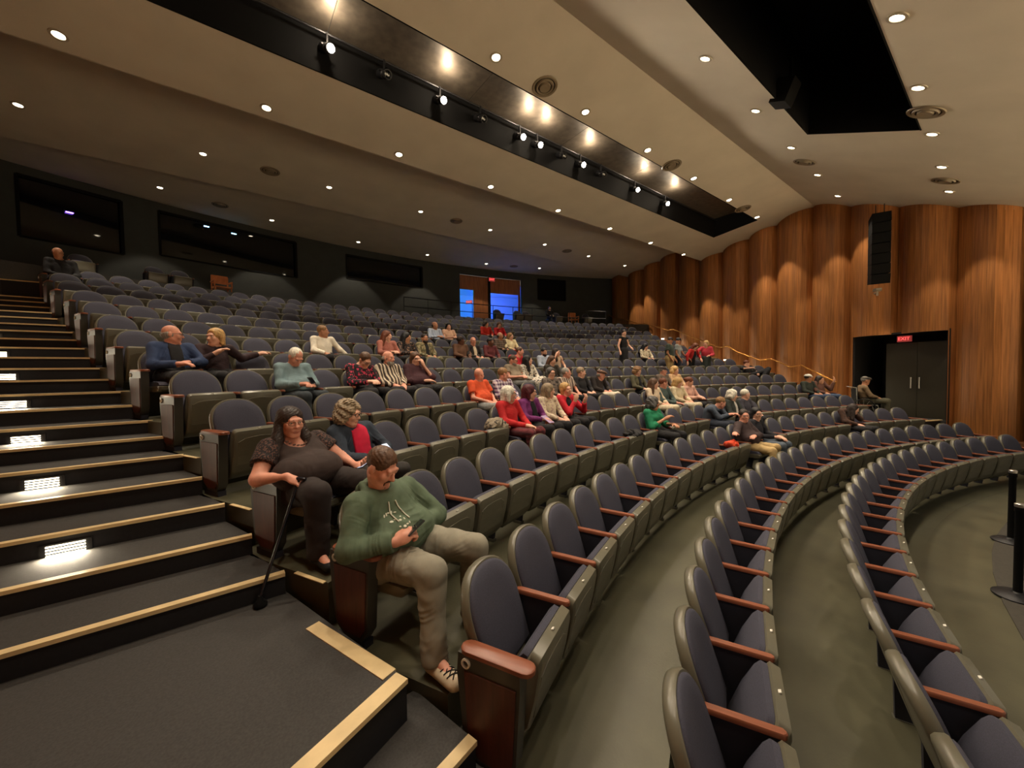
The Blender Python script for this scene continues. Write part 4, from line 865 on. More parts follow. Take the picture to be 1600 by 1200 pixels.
    # hair, beard, hat, glasses, eyes
    if hair and hair[0] != 'none':
        cur = hair[0] == 'curly'; sdf_obj('hair', hair_prims(c, R, hair[0], hs, wide), max(vox * .9, .007), hairm(hair[1], HAIR[hair[1]]), root, ((0.020 if fine else 0.011) if cur else 0.005), seed + 3, min(150.0, 1.0 / vox) if cur else min(240.0, 1.7 / vox))
    w = lambda x, y, z: c + R @ (V(x * wide, y, z) * hs); n_ = lambda x, y, z: R @ V(x, y, z)
    if beard:
        if beard[0] == 'full': G = [ell(w(0, -.038, -.072), V(.063 * wide, .066, .060) * hs, R), ell(w(0, -.115, -.060), V(.020, .03, .007) * hs, R, .006, sub=True), plane(w(0, -.05, -.042), n_(0, -.35, 1))]
        else: G = [ell(w(0, -.074, -.100), V(.024, .019, .019) * hs, R, .01), cap(w(-.022, -.0925, -.049), w(0, -.0985, -.045), .0042 * hs, None, .006), cap(w(.022, -.0925, -.049), w(0, -.0985, -.045), .0042 * hs, None, .006), cap(w(-.026, -.085, -.056), w(-.020, -.080, -.088), .0042 * hs, None, .006), cap(w(.026, -.085, -.056), w(.020, -.080, -.088), .0042 * hs, None, .006)]
        sdf_obj('beard', G, max(vox * .8, .006), hairm(beard[1], HAIR[beard[1]]), root, .003, seed + 4, 60)
    if hat:
        H = [ell(w(0, .012, .055), V(.090 * wide, .108, .075) * hs, R), plane(w(0, 0, .035), n_(0, .1, -1))]
        if hat[0] == 'cap': H += [ell(w(0, -.125, .040), V(.066, .075, .010) * hs, R, .012)]
        else: H = [ell(w(0, -.005, .072), V(.098 * wide, .128, .045) * hs, R), ell(w(0, -.11, .055), V(.06, .05, .012) * hs, R, .02), plane(w(0, 0, .042), n_(0, .05, -1))]
        sdf_obj('cap', H, max(vox * .9, .007), hat[1], root)
    if glasses and vox < .03:
        g = MB()
        for q in (-1, 1):
            ring = [w(q * .033 + .024 * math.cos(a), -.108 + .010 * abs(math.cos(a)) * (1 if q * math.cos(a) > 0 else 0), .008 + .018 * math.sin(a)) for a in np.linspace(0, 2 * math.pi, 13)]
            g.tube([tuple(p) for p in ring], .0028, 5, False); g.tube([tuple(w(q * .057, -.098, .012)), tuple(w(q * .078, .0, .010))], .0028, 5)
        g.tube([tuple(w(-.009, -.110, .012)), tuple(w(.009, -.110, .012))], .0028, 5); g.build('glasses', m_glasses if glasses is True else glasses, root)
    if vox < .021:
        for q in (-1, 1) if not shut else ():
            e = MB(); e.sphere(tuple(w(q * .031, -.0795, .009)), .0125 * hs, 10, 8); e.cur = 1; e.sphere(tuple(w(q * .031, -.0875, .0085)), .0058 * hs, 8, 6); e.build('eye', [m_eye, m_iris], body, smooth=80)
        eb = []
        for q in (-1, 1): eb += [cap(w(q * .016, -.095, .030), w(q * .046, -.082, .033), .0045, .0035, .004)]
        if fine: sdf_obj('eyebrows', eb, .005, hairm('brow dark', S(50, 36, 28)), body); sdf_obj('lips', [cap(w(-.021, -.089, -.0605), w(0, -.0965, -.0575), .0042, None, .006), cap(w(.021, -.089, -.0605), w(0, -.0965, -.0575), .0042, None, .006), cap(w(-.016, -.090, -.071), w(.016, -.090, -.071), .006, None, .006)], .005, mat('lips', S(206, 126, 112), rough=0.45), body)
    return root
from mathutils.bvhtree import BVHTree
def front_of(o, pts, off=.002, d=(0, 1, 0)):      # points of a garment's surface met from the front
    me = o.data; T = BVHTree.FromPolygons([v.co for v in me.vertices], [tuple(p.vertices) for p in me.polygons]); out = []
    for x, z in pts:
        h = T.ray_cast(Vector((x, -3, z)), Vector(d)); out.append((h[0] + h[1] * off, h[1]) if h[0] is not None else None)
    return out
def seat_frame(i, k, dx=0.0):
    p = seat_phi(i, k) + dx / rad(i); return (rad(i) * math.sin(p), rad(i) * math.cos(p), floor_z(i)), -p
def vox_for(loc): return float(np.clip(0.00165 * (Vector(loc) - EYE).length, 0.0075, 0.028))
def to_world(i, k, p):
    loc, rz = seat_frame(i, k); return Vector(loc) + Matrix.Rotation(rz, 3, 'Z') @ Vector(p), rz
def axes(i, k, y, z):     # orientation from a long axis and a facing axis given in the seat's frame
    rz = seat_frame(i, k)[1]; Q = Matrix.Rotation(rz, 3, 'Z'); y = (Q @ Vector(y)).normalized(); z = Q @ Vector(z); z = (z - y * z.dot(y)).normalized(); x = y.cross(z)
    return Matrix(((x.x, y.x, z.x), (x.y, y.y, z.y), (x.z, y.z, z.z)))
def phone(wp, R3, label, screen=True, w=.070, h=.135):
    t = empty('phone', wp, label=label, cat='phone', group='phones'); t.rotation_euler = R3.to_euler()
    b = MB(); b.box((0, 0, 0), (w, h, .009)); b.build('case', mat('phone case', S(24, 24, 28), rough=0.35), t)
    b = MB(); b.box((0, 0, .0052), (w * .9, h * .92, .001)); b.build('screen', mat('lit phone screen', (.02, .02, .02), emit=(.75, .85, 1.0), estr=0.8) if screen else m_glass, t)
    return t
# ------------------------------------------------------------------ the three people in the foreground
shoe_w = mat('beige trainer', S(212, 196, 168), rough=0.7, var=0.1, scale=40)
def sit(key, label, dx=0.0, **kw):
    i, k = SIT[key]; loc, rz = seat_frame(i, k, dx); kw.setdefault('vox', vox_for(loc)); kw.setdefault('seed', (i * 41 + k * 7) % 97)
    return person(loc, rz, label, **kw)
hoodie_m = cloth('sage hoodie', S(86, 102, 80))
man = sit('hood', 'bearded man in a sage green hoodie and grey jeans bent over his phone', vox=.0072, fine=True, bulk=1.40, belly=.7, tone='pink', hs=1.10, wide=1.05,
    J=dict(pel=(-.02, -.33, .53), chest=(-.03, -.30, .79), neck=(-.07, -.275, .975), head=(-.095, -.325, 1.130), shR=(-.26, -.275, .895), shL=(.205, -.275, .895), elR=(-.405, -.36, .675), elL=(.35, -.44, .655), wrR=(-.225, -.575, .695), wrL=(.13, -.50, .66),
           hipR=(-.13, -.36, .52), hipL=(.12, -.36, .52), knR=(-.19, -.83, .535), knL=(.19, -.90, .56), anR=(-.285, -.93, .100), anL=(.20, -.86, .09), toR=(-.340, -1.11, .055), toL=(.24, -1.00, .05)),
    look=(.16, -.85, -.52), hair=('short', 'brown'), beard=('goatee', 'brown'), top='hoodie', topm=hoodie_m, collar='hood', bottom='jeans', botm=cloth('washed grey jeans', S(140, 135, 119)), shoem=shoe_w, leg=1.28, armk=1.2, handk=1.12, shoek=1.25,
    hands=dict(R=dict(d=(.72, -.55, .42), n=(-.55, -.35, .75), curl=.95, ti=.9), L=dict(d=(-.75, .15, .05), n=(.0, -.5, .8), curl=.9)), noise=.010, shut=True,
    folds=1.1)
wp, rz = to_world(4, 0, (-.120, -.645, .765)); phone(wp, axes(4, 0, (.80, -.30, .52), (-.35, .35, .85)), 'dark phone in the hand of the man in the green hoodie', screen=False)
# hoodie print, drawstrings, laces
m_print = mat('white hoodie print', S(222, 222, 205), rough=0.7)
hood = [c for c in man.children if c.name.startswith('hoodie')][0]
for sx in (-1, 1):
    pr = [q for q in front_of(hood, [(-.105 + sx * (.022 + .02 * k / 6), .905 - .019 * k) for k in range(7)], .006) if q]
    b = MB(); b.tube([tuple(p) for p, n in pr], .0042, 6); b.build('drawstring', m_print, hood)
b = MB(); rr = random.Random(3)
def blob(x, z, sx, sz):
    x -= .105; z += .025
    h = front_of(hood, [(x, z)], .0005)[0]
    if h is None: return
    p, n = h; Q = n.to_track_quat('Z', 'Y').to_matrix(); b.lathe([(1, 0), (.8, .0025), (.01, .003)], 10, p, Q @ Matrix.Diagonal((sx, sz, 1)))
for x, z, sx, sz in ((-.075, .800, .006, .012), (-.060, .806, .005, .014), (-.043, .812, .012, .005), (-.025, .812, .005, .013), (-.008, .810, .011, .005), (-.072, .772, .014, .010), (-.045, .778, .010, .006), (-.022, .772, .012, .009), (.0, .785, .008, .005), (.012, .772, .006, .011), (-.055, .745, .008, .006), (-.028, .742, .012, .010), (-.003, .748, .011, .006), (.018, .752, .006, .010), (-.038, .720, .009, .007), (-.008, .722, .010, .008)): blob(x, z, sx, sz)
b.build('chest_print', m_print, hood)
shoe = [c for c in man.children if c.name.startswith('shoe')][0]
me = shoe.data; T_ = BVHTree.FromPolygons([v.co for v in me.vertices], [tuple(p.vertices) for p in me.polygons])
def lace(x0, y0, x1, y1):
    pts = []
    for k in range(7):
        h = T_.ray_cast(Vector((x0 + (x1 - x0) * k / 6, y0 + (y1 - y0) * k / 6, .6)), Vector((0, 0, -1)))
        if h[0] is not None: pts.append(tuple(h[0] + h[1] * .003))
    if len(pts) > 2: b = MB(); b.tube(pts, .0035, 5); b.build('shoelace', cloth('black lace', S(24, 22, 22)), shoe)
for k in range(3):
    cx, cy = -.315 - .009 * k, -1.03 - .03 * k; lace(cx - .035, cy + .01, cx + .03, cy - .035); lace(cx + .035, cy - .0, cx - .03, cy - .028)

wtop = cloth('dark brown blouse', S(52, 38, 34)); lace = cloth('black lace sleeve', S(34, 26, 26), 'lace', S(96, 66, 56))
wom = sit('cane', 'woman with long dark hair and glasses in a dark lace sleeved top holding a cane', vox=.0085, fine=True, bulk=1.42, belly=1.05, belly_x=-.05, bust=1.0, tone='pink', hs=1.06, wide=1.08, sleeve=0, scoop=1.9,
    J=dict(pel=(-.02, -.34, .52), chest=(-.05, -.27, .76), neck=(-.09, -.25, .93), head=(-.115, -.290, 1.065), shR=(-.275, -.25, .865), shL=(.155, -.24, .865), elR=(-.435, -.36, .665), elL=(.29, -.39, .70), wrR=(-.325, -.565, .685), wrL=(.29, -.585, .635),
           hipR=(-.14, -.38, .52), hipL=(.12, -.38, .52), knR=(-.24, -.80, .55), knL=(.14, -.82, .55), anR=(-.26, -.82, .11), anL=(.14, -.82, .11), toR=(-.29, -.98, .05), toL=(.16, -.98, .05)),
    look=(-.12, -1, -.06), hair=('longfront', 'dark'), handk=1.15, glasses=mat('thin metal frame', S(150, 120, 100), rough=0.3, metal=0.7), top='blouse', topm=wtop, botm=cloth('dark brown slacks', S(40, 30, 28)), leg=1.4, armk=1.45, noise=.005, folds=.45,
    hands=dict(R=dict(d=(.45, -.70, -.45), n=(-.1, -.45, .9), curl=.55), L=dict(d=(.0, -.95, .1), n=(.35, .1, -.9), curl=.5)))
P = {'shR': V(-.275, -.25, .865), 'elR': V(-.435, -.36, .665), 'shL': V(.155, -.24, .865), 'elL': V(.29, -.39, .70)}
for q in 'RL': sdf_obj('lace_sleeve', [cap(P['sh' + q], P['sh' + q] + (P['el' + q] - P['sh' + q]) * .55, .092, .094, .03, cut1=True)], .0085, lace, wom, .004, 5, 60)
b = MB(); pts = [(-.09 + .085 * math.cos(a), -.30 - .095 * math.sin(a), .925 - .05 * math.sin(a)) for a in np.linspace(.25, math.pi - .25, 9)]
for p in pts: b.sphere(p, .012, 8, 6, (1.3, .5, .7))
b.build('neckline_beading', mat('bead trim', S(130, 100, 88), rough=0.25, metal=0.5), wom)
wp, rz = to_world(5, 0, (.275, -.68, .640)); phone(wp, axes(5, 0, (-.1, -.9, .25), (-.35, .2, .9)), 'lit phone in the hand of the woman with the cane')
# cane
p0, rz = to_world(5, 0, (-.285, -.645, .655)); p1, _ = to_world(5, 0, (-.612, -.677, -.150))
t = empty('walking_cane', p1, label='black walking cane with a rubber quad foot leaning on the landing', cat='cane')
d = p0 - p1; b = MB(); b.tube([(0, 0, .06), tuple(d)], .0115, 10); b.build('shaft', mat('black cane', S(20, 22, 30), rough=0.25), t, smooth=60)
hd = Matrix.Rotation(rz, 3, 'Z') @ Vector((.35, -.9, 0)).normalized()
b = MB(); b.tube([tuple(d - hd * .045), tuple(d + Vector((0, 0, .012))), tuple(d + hd * .06 + Vector((0, 0, .006)))], [.013, .016, .012], 10); b.build('handle', mat('black cane', S(20, 22, 30)), t, smooth=60)
b = MB(); b.lathe([(.042, .0), (.045, .018), (.022, .045), (.014, .075)], 18); b.build('rubber_foot', m_black, t, smooth=50)

denim = cloth('dark denim jacket', S(44, 54, 68))
cur = sit('curly', 'grey curly haired woman in glasses and dark denim jacket over a crimson top', vox=.0095, fine=True, bulk=1.12, tone='fair', hs=1.0,
    J=dict(head=(-.075, -.285, 1.075), neck=(-.05, -.245, .95), shR=(-.205, -.24, .905), shL=(.165, -.24, .905), elR=(-.24, -.40, .68), elL=(.26, -.42, .69), wrR=(-.06, -.58, .66), wrL=(.10, -.60, .70)),
    look=(.40, -1, -.18), hair=('curly', 'ash'), glasses=True, top='jacket', topm=denim, collar='fold', open_front=(cloth('crimson top', S(206, 22, 62)), .09), botm=cloth('dark trousers', S(46, 42, 40)),
    hands=dict(R=dict(d=(.7, -.5, .3), n=(-.2, -.4, .8), curl=.7), L=dict(d=(-.4, -.7, .4), n=(.2, -.3, .9), curl=.7)))
wp, rz = to_world(5, 1, (.06, -.665, .74)); phone(wp, Matrix.Rotation(rz, 3, 'Z') @ Matrix.Rotation(.6, 3, 'X'), 'phone in the hands of the woman in the denim jacket')
# ------------------------------------------------------------------ the rest of the audience
C = cloth
black_t = C('black trousers', S(26, 25, 28)); navy_t = C('navy trousers', S(36, 42, 58)); jeans = C('blue jeans', S(62, 78, 104)); khaki = C('khaki trousers', S(186, 158, 108)); cream_t = C('cream trousers', S(218, 204, 176)); grey_t = C('grey trousers', S(110, 110, 108))
RIGHT, LEFT = (1, -.45, -.05), (-1, -.45, -.05); DOWN = (0, -.8, -.6); LAP = dict(R=dict(d=(.8, -.5, .0)), L=dict(d=(-.8, -.5, .0)))
PH = dict(wrR=(-.07, -.58, .70), wrL=(.07, -.58, .70))
sit('navy', 'bald man in a dark blue jacket and black shirt turned to the woman beside him', dx=.05, look=RIGHT, tone='pink', hair=('bald', 'grey'), top='jacket', topm=C('dark blue jacket', S(44, 62, 98)), open_front=(C('black knit', S(22, 22, 26)), .07), collar='fold', botm=black_t, bulk=1.2, glasses=True, J=dict(wrR=(-.06, -.58, .70), wrL=(.08, -.50, .72), elL=(.28, -.40, .74)))
sit('brownF', 'blonde woman in a dark plum coat facing the man in the blue jacket', look=LEFT, hair=('bob', 'blond'), top='coat', topm=C('plum coat', S(52, 34, 38)), collar='fold', botm=black_t, J=dict(elL=(.36, -.22, .80), wrL=(.62, -.20, .88), wrR=(-.08, -.44, .86), elR=(-.24, -.36, .74)))
sit('ltblue', 'white haired man in a light teal shirt reading his phone', look=(.05, -.7, -.6), tone='pink', hair=('thin', 'white'), top='shirt', topm=C('light teal shirt', S(118, 142, 148)), collar='fold', botm=C('slate trousers', S(58, 66, 72)), bulk=1.18, belly=.4, J=dict(head=(.0, -.32, 1.09), **PH))
wp, rz = to_world(7, 2, (.02, -.67, .75)); phone(wp, Matrix.Rotation(rz, 3, 'Z') @ Matrix.Rotation(.7, 3, 'X'), 'phone held by the white haired man in teal', False)
sit('pinkF', 'short haired woman in a black top with pink and teal print looking down', look=DOWN, hair=('short', 'brown'), top='blouse', topm=C('pink print', S(38, 30, 36), 'blotch', S(200, 60, 90)), botm=black_t, bulk=1.15, J=dict(head=(.03, -.34, 1.06), **PH), glasses=True)
sit('stripe', 'bald bearded man in a brown and cream striped shirt', look=(.4, -1, -.1), tone='pink', hair=('bald', 'grey'), beard=('full', 'grey'), top='shirt', topm=C('striped shirt', S(60, 46, 38), 'stripe', S(206, 192, 170)), collar='fold', botm=black_t, bulk=1.2, belly=.3)
sit('chin', 'brown haired woman in glasses and burgundy top resting her chin on her hand', dx=.06, look=(-.2, -1, -.12), hair=('bob', 'brown'), top='blouse', topm=C('burgundy top', S(62, 28, 36)), sleeve=.62, botm=black_t, bulk=1.3, belly=.4, glasses=True, J=dict(elL=(.24, -.46, .74), wrL=(.08, -.40, .97), wrR=(.06, -.52, .68)), hands=dict(L=dict(d=(-.35, .1, .9), n=(.3, -.9, 0), curl=.8)))
sit('white', 'tanned man in a white dress shirt with one arm on the seat beside him', dx=.1, look=(.9, -.6, -.05), tone='tan', hair=('short', 'sandy'), top='shirt', topm=C('white shirt', S(226, 218, 200)), collar='fold', botm=black_t, bulk=1.1, J=dict(elL=(.32, -.34, .72), wrL=(.48, -.40, .58)))
sit('auburn', 'woman with long auburn hair in a dusty rose top', look=(.7, -.9, -.2), hair=('long', 'auburn'), top='top', topm=C('dusty rose', S(168, 104, 90)), botm=black_t, J=PH)
sit('darkF', 'black haired woman in a dark top beside the man in camouflage', look=(.8, -.8, -.2), tone='olive', hair=('long', 'black'), top='top', topm=C('dark print', S(40, 34, 34), 'blotch', S(150, 120, 100)), botm=black_t, J=PH)
sit('camo', 'bearded man in an open camouflage shirt over black', look=(-.1, -1, 0), tone='tan', hair=('short', 'dark'), beard=('full', 'dark'), top='shirt', topm=C('camouflage', S(150, 138, 104), 'camo', S(96, 92, 66)), open_front=(C('black knit', S(22, 22, 26)), .05), botm=C('camo legs', S(140, 130, 100), 'camo', S(90, 88, 64)), bulk=1.15)
sit('baldwhite', 'bald man in a pale blue striped shirt near the back', look=(.7, -1, -.1), tone='tan', hair=('bald', 'dark'), top='shirt', topm=C('pale blue shirt', S(186, 196, 212), 'stripe', S(150, 164, 190)), botm=black_t, J=PH)
sit('darkF2', 'young woman with long black hair in a blush top near the back', look=(-.4, -1, -.2), hair=('long', 'black'), top='top', topm=C('blush top', S(216, 176, 150)), sleeve=.3, botm=black_t, J=PH)
sit('suede', 'dark haired man in a brown suede jacket turned away', dx=.1, look=(1, -.1, -.05), tone='brown', hair=('short', 'dark'), top='jacket', topm=C('brown suede', S(98, 66, 46)), collar='fold', botm=black_t, bulk=1.15)
sit('oldglass', 'grey haired man in glasses and a black vest over a cream shirt', look=(-.3, -1, 0), tone='pink', hair=('bald', 'white'), glasses=True, top='vest', topm=C('black vest', S(34, 30, 30)), open_front=(C('cream shirt', S(214, 196, 168)), .05), botm=C('taupe trousers', S(140, 126, 106)))
sit('maroon', 'brown skinned man in a maroon shirt', dx=.1, look=(.5, -1, -.1), tone='brown', hair=('short', 'black'), top='shirt', topm=C('maroon shirt', S(98, 36, 40)), botm=black_t)
sit('brownbald', 'bald man in a dark checked shirt beside the blonde woman in white', look=(.8, -.8, -.1), tone='tan', hair=('bald', 'darkgrey'), top='shirt', topm=C('dark check', S(66, 52, 44), 'check', S(120, 100, 84)), botm=black_t)
sit('blondwhite', 'blonde woman in a cream sweater in the upper rows', dx=-.1, look=(.6, -1, -.1), hair=('bob', 'sandy'), top='sweater', topm=C('cream sweater', S(226, 210, 168)), botm=C('red plaid skirt', S(150, 40, 46)))
sit('red1', 'dark haired person in a bright orange red jacket near the back', dx=-.1, look=(.5, -1, -.1), hair=('curly', 'dark'), top='jacket', topm=C('orange red', S(214, 52, 40)), botm=black_t)
sit('red2', 'brown haired person in a scarlet top near the back', look=(-.2, -1, -.2), hair=('bob', 'brown'), top='top', topm=C('scarlet', S(206, 36, 46)), botm=black_t)
sit('redman', 'man in a bright red polo leaning forward', dx=-.12, look=(.7, -.9, -.1), tone='pink', hair=('short', 'brown'), top='polo', topm=C('red polo', S(206, 40, 56)), botm=black_t, J=dict(neck=(.05, -.30, .98), head=(.07, -.34, 1.10)))
sit('polo', 'grey bearded man in glasses and a taupe polo shirt', dx=.12, look=(.4, -1, -.25), tone='pink', hair=('short', 'brown'), beard=('full', 'grey'), glasses=True, top='polo', topm=C('taupe polo', S(140, 126, 106)), sleeve=.3, botm=grey_t, bulk=1.2, belly=.4, J=PH)
sit('pattF', 'dark haired woman in a black and white patterned dress', dx=.08, look=(.9, -.5, .15), hair=('long', 'black'), top='dress', topm=C('black white pattern', S(220, 212, 196), 'blotch', S(40, 38, 40)), botm=C('black white skirt', S(212, 204, 190), 'blotch', S(40, 38, 40)), skirt=True)
sit('brownF2', 'brown haired woman in a dark top with her head bowed', dx=-.12, look=(.2, -1, -.3), hair=('long', 'brown'), top='top', topm=C('dark olive top', S(60, 54, 46)), botm=black_t)
sit('lbbeard', 'black bearded man in a pale blue dress shirt', dx=-.12, look=(-.05, -1, -.15), tone='olive', hair=('short', 'black'), beard=('full', 'black'), top='shirt', topm=C('pale blue dress shirt', S(176, 188, 206)), collar='fold', botm=navy_t, bulk=1.1)
sit('darklong', 'woman with dark hair and bare arms next to the man in pale blue', dx=-.15, look=(.9, -.7, .1), hair=('long', 'dark'), top='top', topm=C('beige top', S(196, 166, 140)), sleeve=.2, botm=black_t, J=dict(elR=(-.25, -.40, .80), wrR=(-.10, -.36, 1.02)))
sit('glassF', 'smiling woman with glasses in a grey patterned top', look=(-.25, -1, -.05), hair=('bob', 'darkgrey'), glasses=True, top='top', topm=C('grey pattern', S(120, 108, 98), 'blotch', S(50, 46, 46)), botm=black_t, bulk=1.1)
sit('greyman', 'grey haired man in a striped shirt with a lanyard', look=(.9, -.7, 0), tone='pink', hair=('thin', 'grey'), top='shirt', topm=C('grey stripe', S(196, 178, 160), 'stripe', S(84, 66, 62)), sleeve=.35, botm=black_t, bulk=1.1)
sit('blackF', 'short haired ash blonde woman in a black jacket', look=(.9, -.7, -.1), hair=('short', 'ash'), top='jacket', topm=C('black jacket', S(26, 25, 28)), botm=black_t)
sit('cap', 'man in a brown flat cap and black jacket with white trousers', dx=.12, look=(.8, -.9, -.25), tone='pink', hair=('bald', 'grey'), hat=('flat', C('brown cap', S(96, 70, 54))), top='jacket', topm=C('black brown jacket', S(40, 32, 30)), botm=C('white trousers', S(222, 210, 190)), J=dict(head=(.04, -.32, 1.03), neck=(.02, -.28, .92)))
sit('orange', 'bald man in an orange short sleeved shirt looking back', look=(.95, .25, .0), tone='pink', hair=('none', 'grey'), top='shirt', topm=C('orange shirt', S(222, 84, 40)), sleeve=.35, botm=C('light jeans', S(140, 142, 140)), bulk=1.2, belly=.3)
sit('check', 'man in a purple and white checked shirt looking to the side', dx=.12, look=(1, -.3, -.1), tone='pink', hair=('short', 'sandy'), top='shirt', topm=C('purple check', S(226, 214, 220), 'check', S(88, 52, 96)), botm=black_t)
sit('redF', 'white haired woman in a red cardigan with glasses and plaid trousers', look=(.95, -.7, .0), hair=('bob', 'white'), glasses=True, top='cardigan', topm=C('red cardigan', S(196, 34, 38)), botm=C('maroon plaid', S(112, 42, 48), 'check', S(70, 28, 34)), J=dict(wrR=(.0, -.62, .62), wrL=(.10, -.60, .60)))
sit('purple', 'woman with dark red hair in a purple jacket and glasses', look=(.9, -.75, -.05), hair=('bob', 'magenta'), glasses=True, top='jacket', topm=C('purple jacket', S(118, 44, 112)), open_front=(C('black knit', S(22, 22, 26)), .06), botm=black_t, J=dict(wrR=(-.02, -.56, .66)))
sit('blond', 'ash blonde woman in a white flowered blouse under a black jacket', look=(1, -.6, -.05), hair=('bob', 'ash'), top='blouse', topm=C('white flowered blouse', S(228, 212, 184), 'blotch', S(190, 160, 150)), botm=black_t)
sit('redF2', 'blonde woman in a red sweater and black apron raising her hands', look=(-.15, -1, .02), roll=.25, hair=('bob', 'blond'), top='sweater', topm=C('red sweater', S(206, 34, 52)), open_front=(C('black knit', S(22, 22, 26)), .08), botm=black_t, J=dict(elR=(-.16, -.46, .68), wrR=(-.02, -.48, .88), elL=(.32, -.46, .68), wrL=(.22, -.54, .86)), hands=dict(R=dict(d=(.3, -.3, .8), n=(0, -1, .2), curl=.8), L=dict(d=(.1, -.3, .9), n=(0, -1, .2), curl=.8)))
sit('green', 'grey haired woman in an emerald green sweater with a watch', look=(.9, -.75, -.05), tone='tan', hair=('curly', 'darkgrey'), top='sweater', topm=C('emerald sweater', S(28, 128, 88)), sleeve=.75, botm=black_t, bulk=1.12, bust=1, J=dict(elR=(-.24, -.36, .68), wrR=(.02, -.50, .82), wrL=(.14, -.58, .70)))
sit('grblue', 'man in a grey blue fleece leaning forward to the next seat', look=(.9, -.6, -.35), tone='pink', hair=('short', 'sandy'), top='fleece', topm=C('grey blue fleece', S(72, 82, 96)), collar='fold', botm=C('dark jeans', S(46, 52, 66)), bulk=1.15, J=dict(chest=(.0, -.36, .77), neck=(.06, -.46, .90), head=(.10, -.53, .99), shR=(-.14, -.44, .85), shL=(.22, -.42, .86), elR=(-.06, -.58, .66), wrR=(.16, -.68, .72), elL=(.32, -.56, .66), wrL=(.26, -.72, .72)))
sit('khaki', 'man in glasses and a dark brown sweater with khaki trousers stretching his arm', dx=.0, look=(-.75, -.8, .0), tone='pink', hair=('short', 'dark'), glasses=True, top='sweater', topm=C('dark brown sweater', S(58, 42, 42)), botm=khaki, bulk=1.25, belly=.5, J=dict(elR=(-.42, -.30, .80), wrR=(-.64, -.38, .84), elL=(.20, -.46, .72), wrL=(-.10, -.50, .74), knR=(-.12, -.80, .50), anR=(-.20, -.98, .10), toR=(-.24, -1.10, .05)))
sit('glF', 'dark haired woman in glasses and black coat with grey jeans', look=(-.55, -.95, -.05), hair=('long', 'black'), glasses=True, top='coat', topm=C('black coat', S(28, 28, 36)), botm=C('grey blue jeans', S(82, 92, 104)), J=dict(wrR=(.02, -.60, .66), wrL=(.14, -.62, .66)))
sit('wh1', 'white haired person in a dark green coat with a white scarf', look=(.7, -.9, -.2), hair=('curly', 'white'), top='coat', topm=C('dark green coat', S(54, 60, 56)), open_front=(C('white scarf', S(216, 210, 200)), .035), botm=black_t)
sit('wh2', 'short haired platinum blonde woman in a slate sweater', look=(.95, -.5, .0), hair=('short', 'white'), top='sweater', topm=C('slate sweater', S(62, 60, 70)), botm=black_t)
sit('cream1', 'woman with light brown hair in a cream cardigan', look=(.8, -.9, -.1), hair=('long', 'brown'), top='cardigan', topm=C('cream cardigan', S(224, 204, 176)), botm=cream_t, bulk=1.1)
sit('teal', 'reddish haired person in a dark teal top', dx=-.16, look=(1, -.5, -.1), tone='pink', hair=('short', 'auburn'), top='top', topm=C('dark teal top', S(72, 90, 88)), botm=grey_t, J=dict(wrR=(.0, -.66, .62)))
sit('bl3', 'blonde woman in an ivory sweater looking down', dx=-.08, look=(.7, -.9, -.4), hair=('bob', 'blond'), top='sweater', topm=C('ivory sweater', S(228, 212, 176)), botm=cream_t)
sit('pk', 'woman in a pale pink blouse beside the blonde in ivory', dx=-.16, look=(.6, -.9, -.4), hair=('bun', 'auburn'), top='blouse', topm=C('pale pink blouse', S(226, 178, 160)), botm=black_t, J=PH)
sit('olive', 'curly blonde woman in an olive jacket over black', dx=.1, look=(.1, -1, -.3), hair=('curly', 'sandy'), top='jacket', topm=C('olive jacket', S(92, 88, 66)), open_front=(C('black knit', S(22, 22, 26)), .05), botm=black_t)
sit('capman', 'man in a dark cap and taupe shirt', dx=.12, look=(.9, -.7, -.1), tone='pink', hair=('short', 'grey'), hat=('cap', C('dark cap', S(58, 46, 46))), top='shirt', topm=C('taupe shirt', S(120, 106, 94)), botm=grey_t)
sit('cr2', 'curly blonde woman in a peach cardigan', dx=.1, look=(.1, -1, -.1), hair=('curly', 'blond'), top='cardigan', topm=C('peach cardigan', S(210, 172, 130)), botm=C('tan trousers', S(166, 140, 110)), bulk=1.1)
sit('dkwh', 'dark haired woman in a white printed top sitting alone', dx=.1, look=(.7, -.7, -.4), hair=('long', 'black'), top='top', topm=C('white printed top', S(220, 208, 180), 'blotch', S(120, 110, 90)), botm=black_t)
sit('whitecap', 'man in a white cap and dark green jacket by the wall', look=(1, -.3, -.1), tone='tan', hair=('short', 'dark'), hat=('cap', C('white cap', S(232, 226, 214))), top='jacket', topm=C('dark green jacket', S(46, 52, 44)), botm=jeans)
sit('handF', 'dark haired woman in a brown sweater raising one hand', dx=-.1, look=(.3, -1, -.05), tone='olive', hair=('long', 'dark'), top='sweater', topm=C('brown sweater', S(104, 70, 58)), botm=jeans, J=dict(head=(0, -.28, 1.04), neck=(0, -.24, .93), elL=(.30, -.38, .72), wrL=(.34, -.46, .98)), hands=dict(L=dict(d=(0, -.1, 1), n=(.5, -.9, 0), curl=.5)))
sit('longF', 'woman with long dark brown hair bending over in a patterned shawl', look=(.9, -.6, -.2), hair=('long', 'dark'), top='shawl', topm=C('brown shawl', S(84, 58, 46), 'blotch', S(50, 38, 36)), botm=black_t, J=dict(head=(.06, -.36, .98), neck=(.03, -.30, .87), chest=(0, -.27, .72), wrL=(.10, -.36, .88), elL=(.28, -.40, .72)))
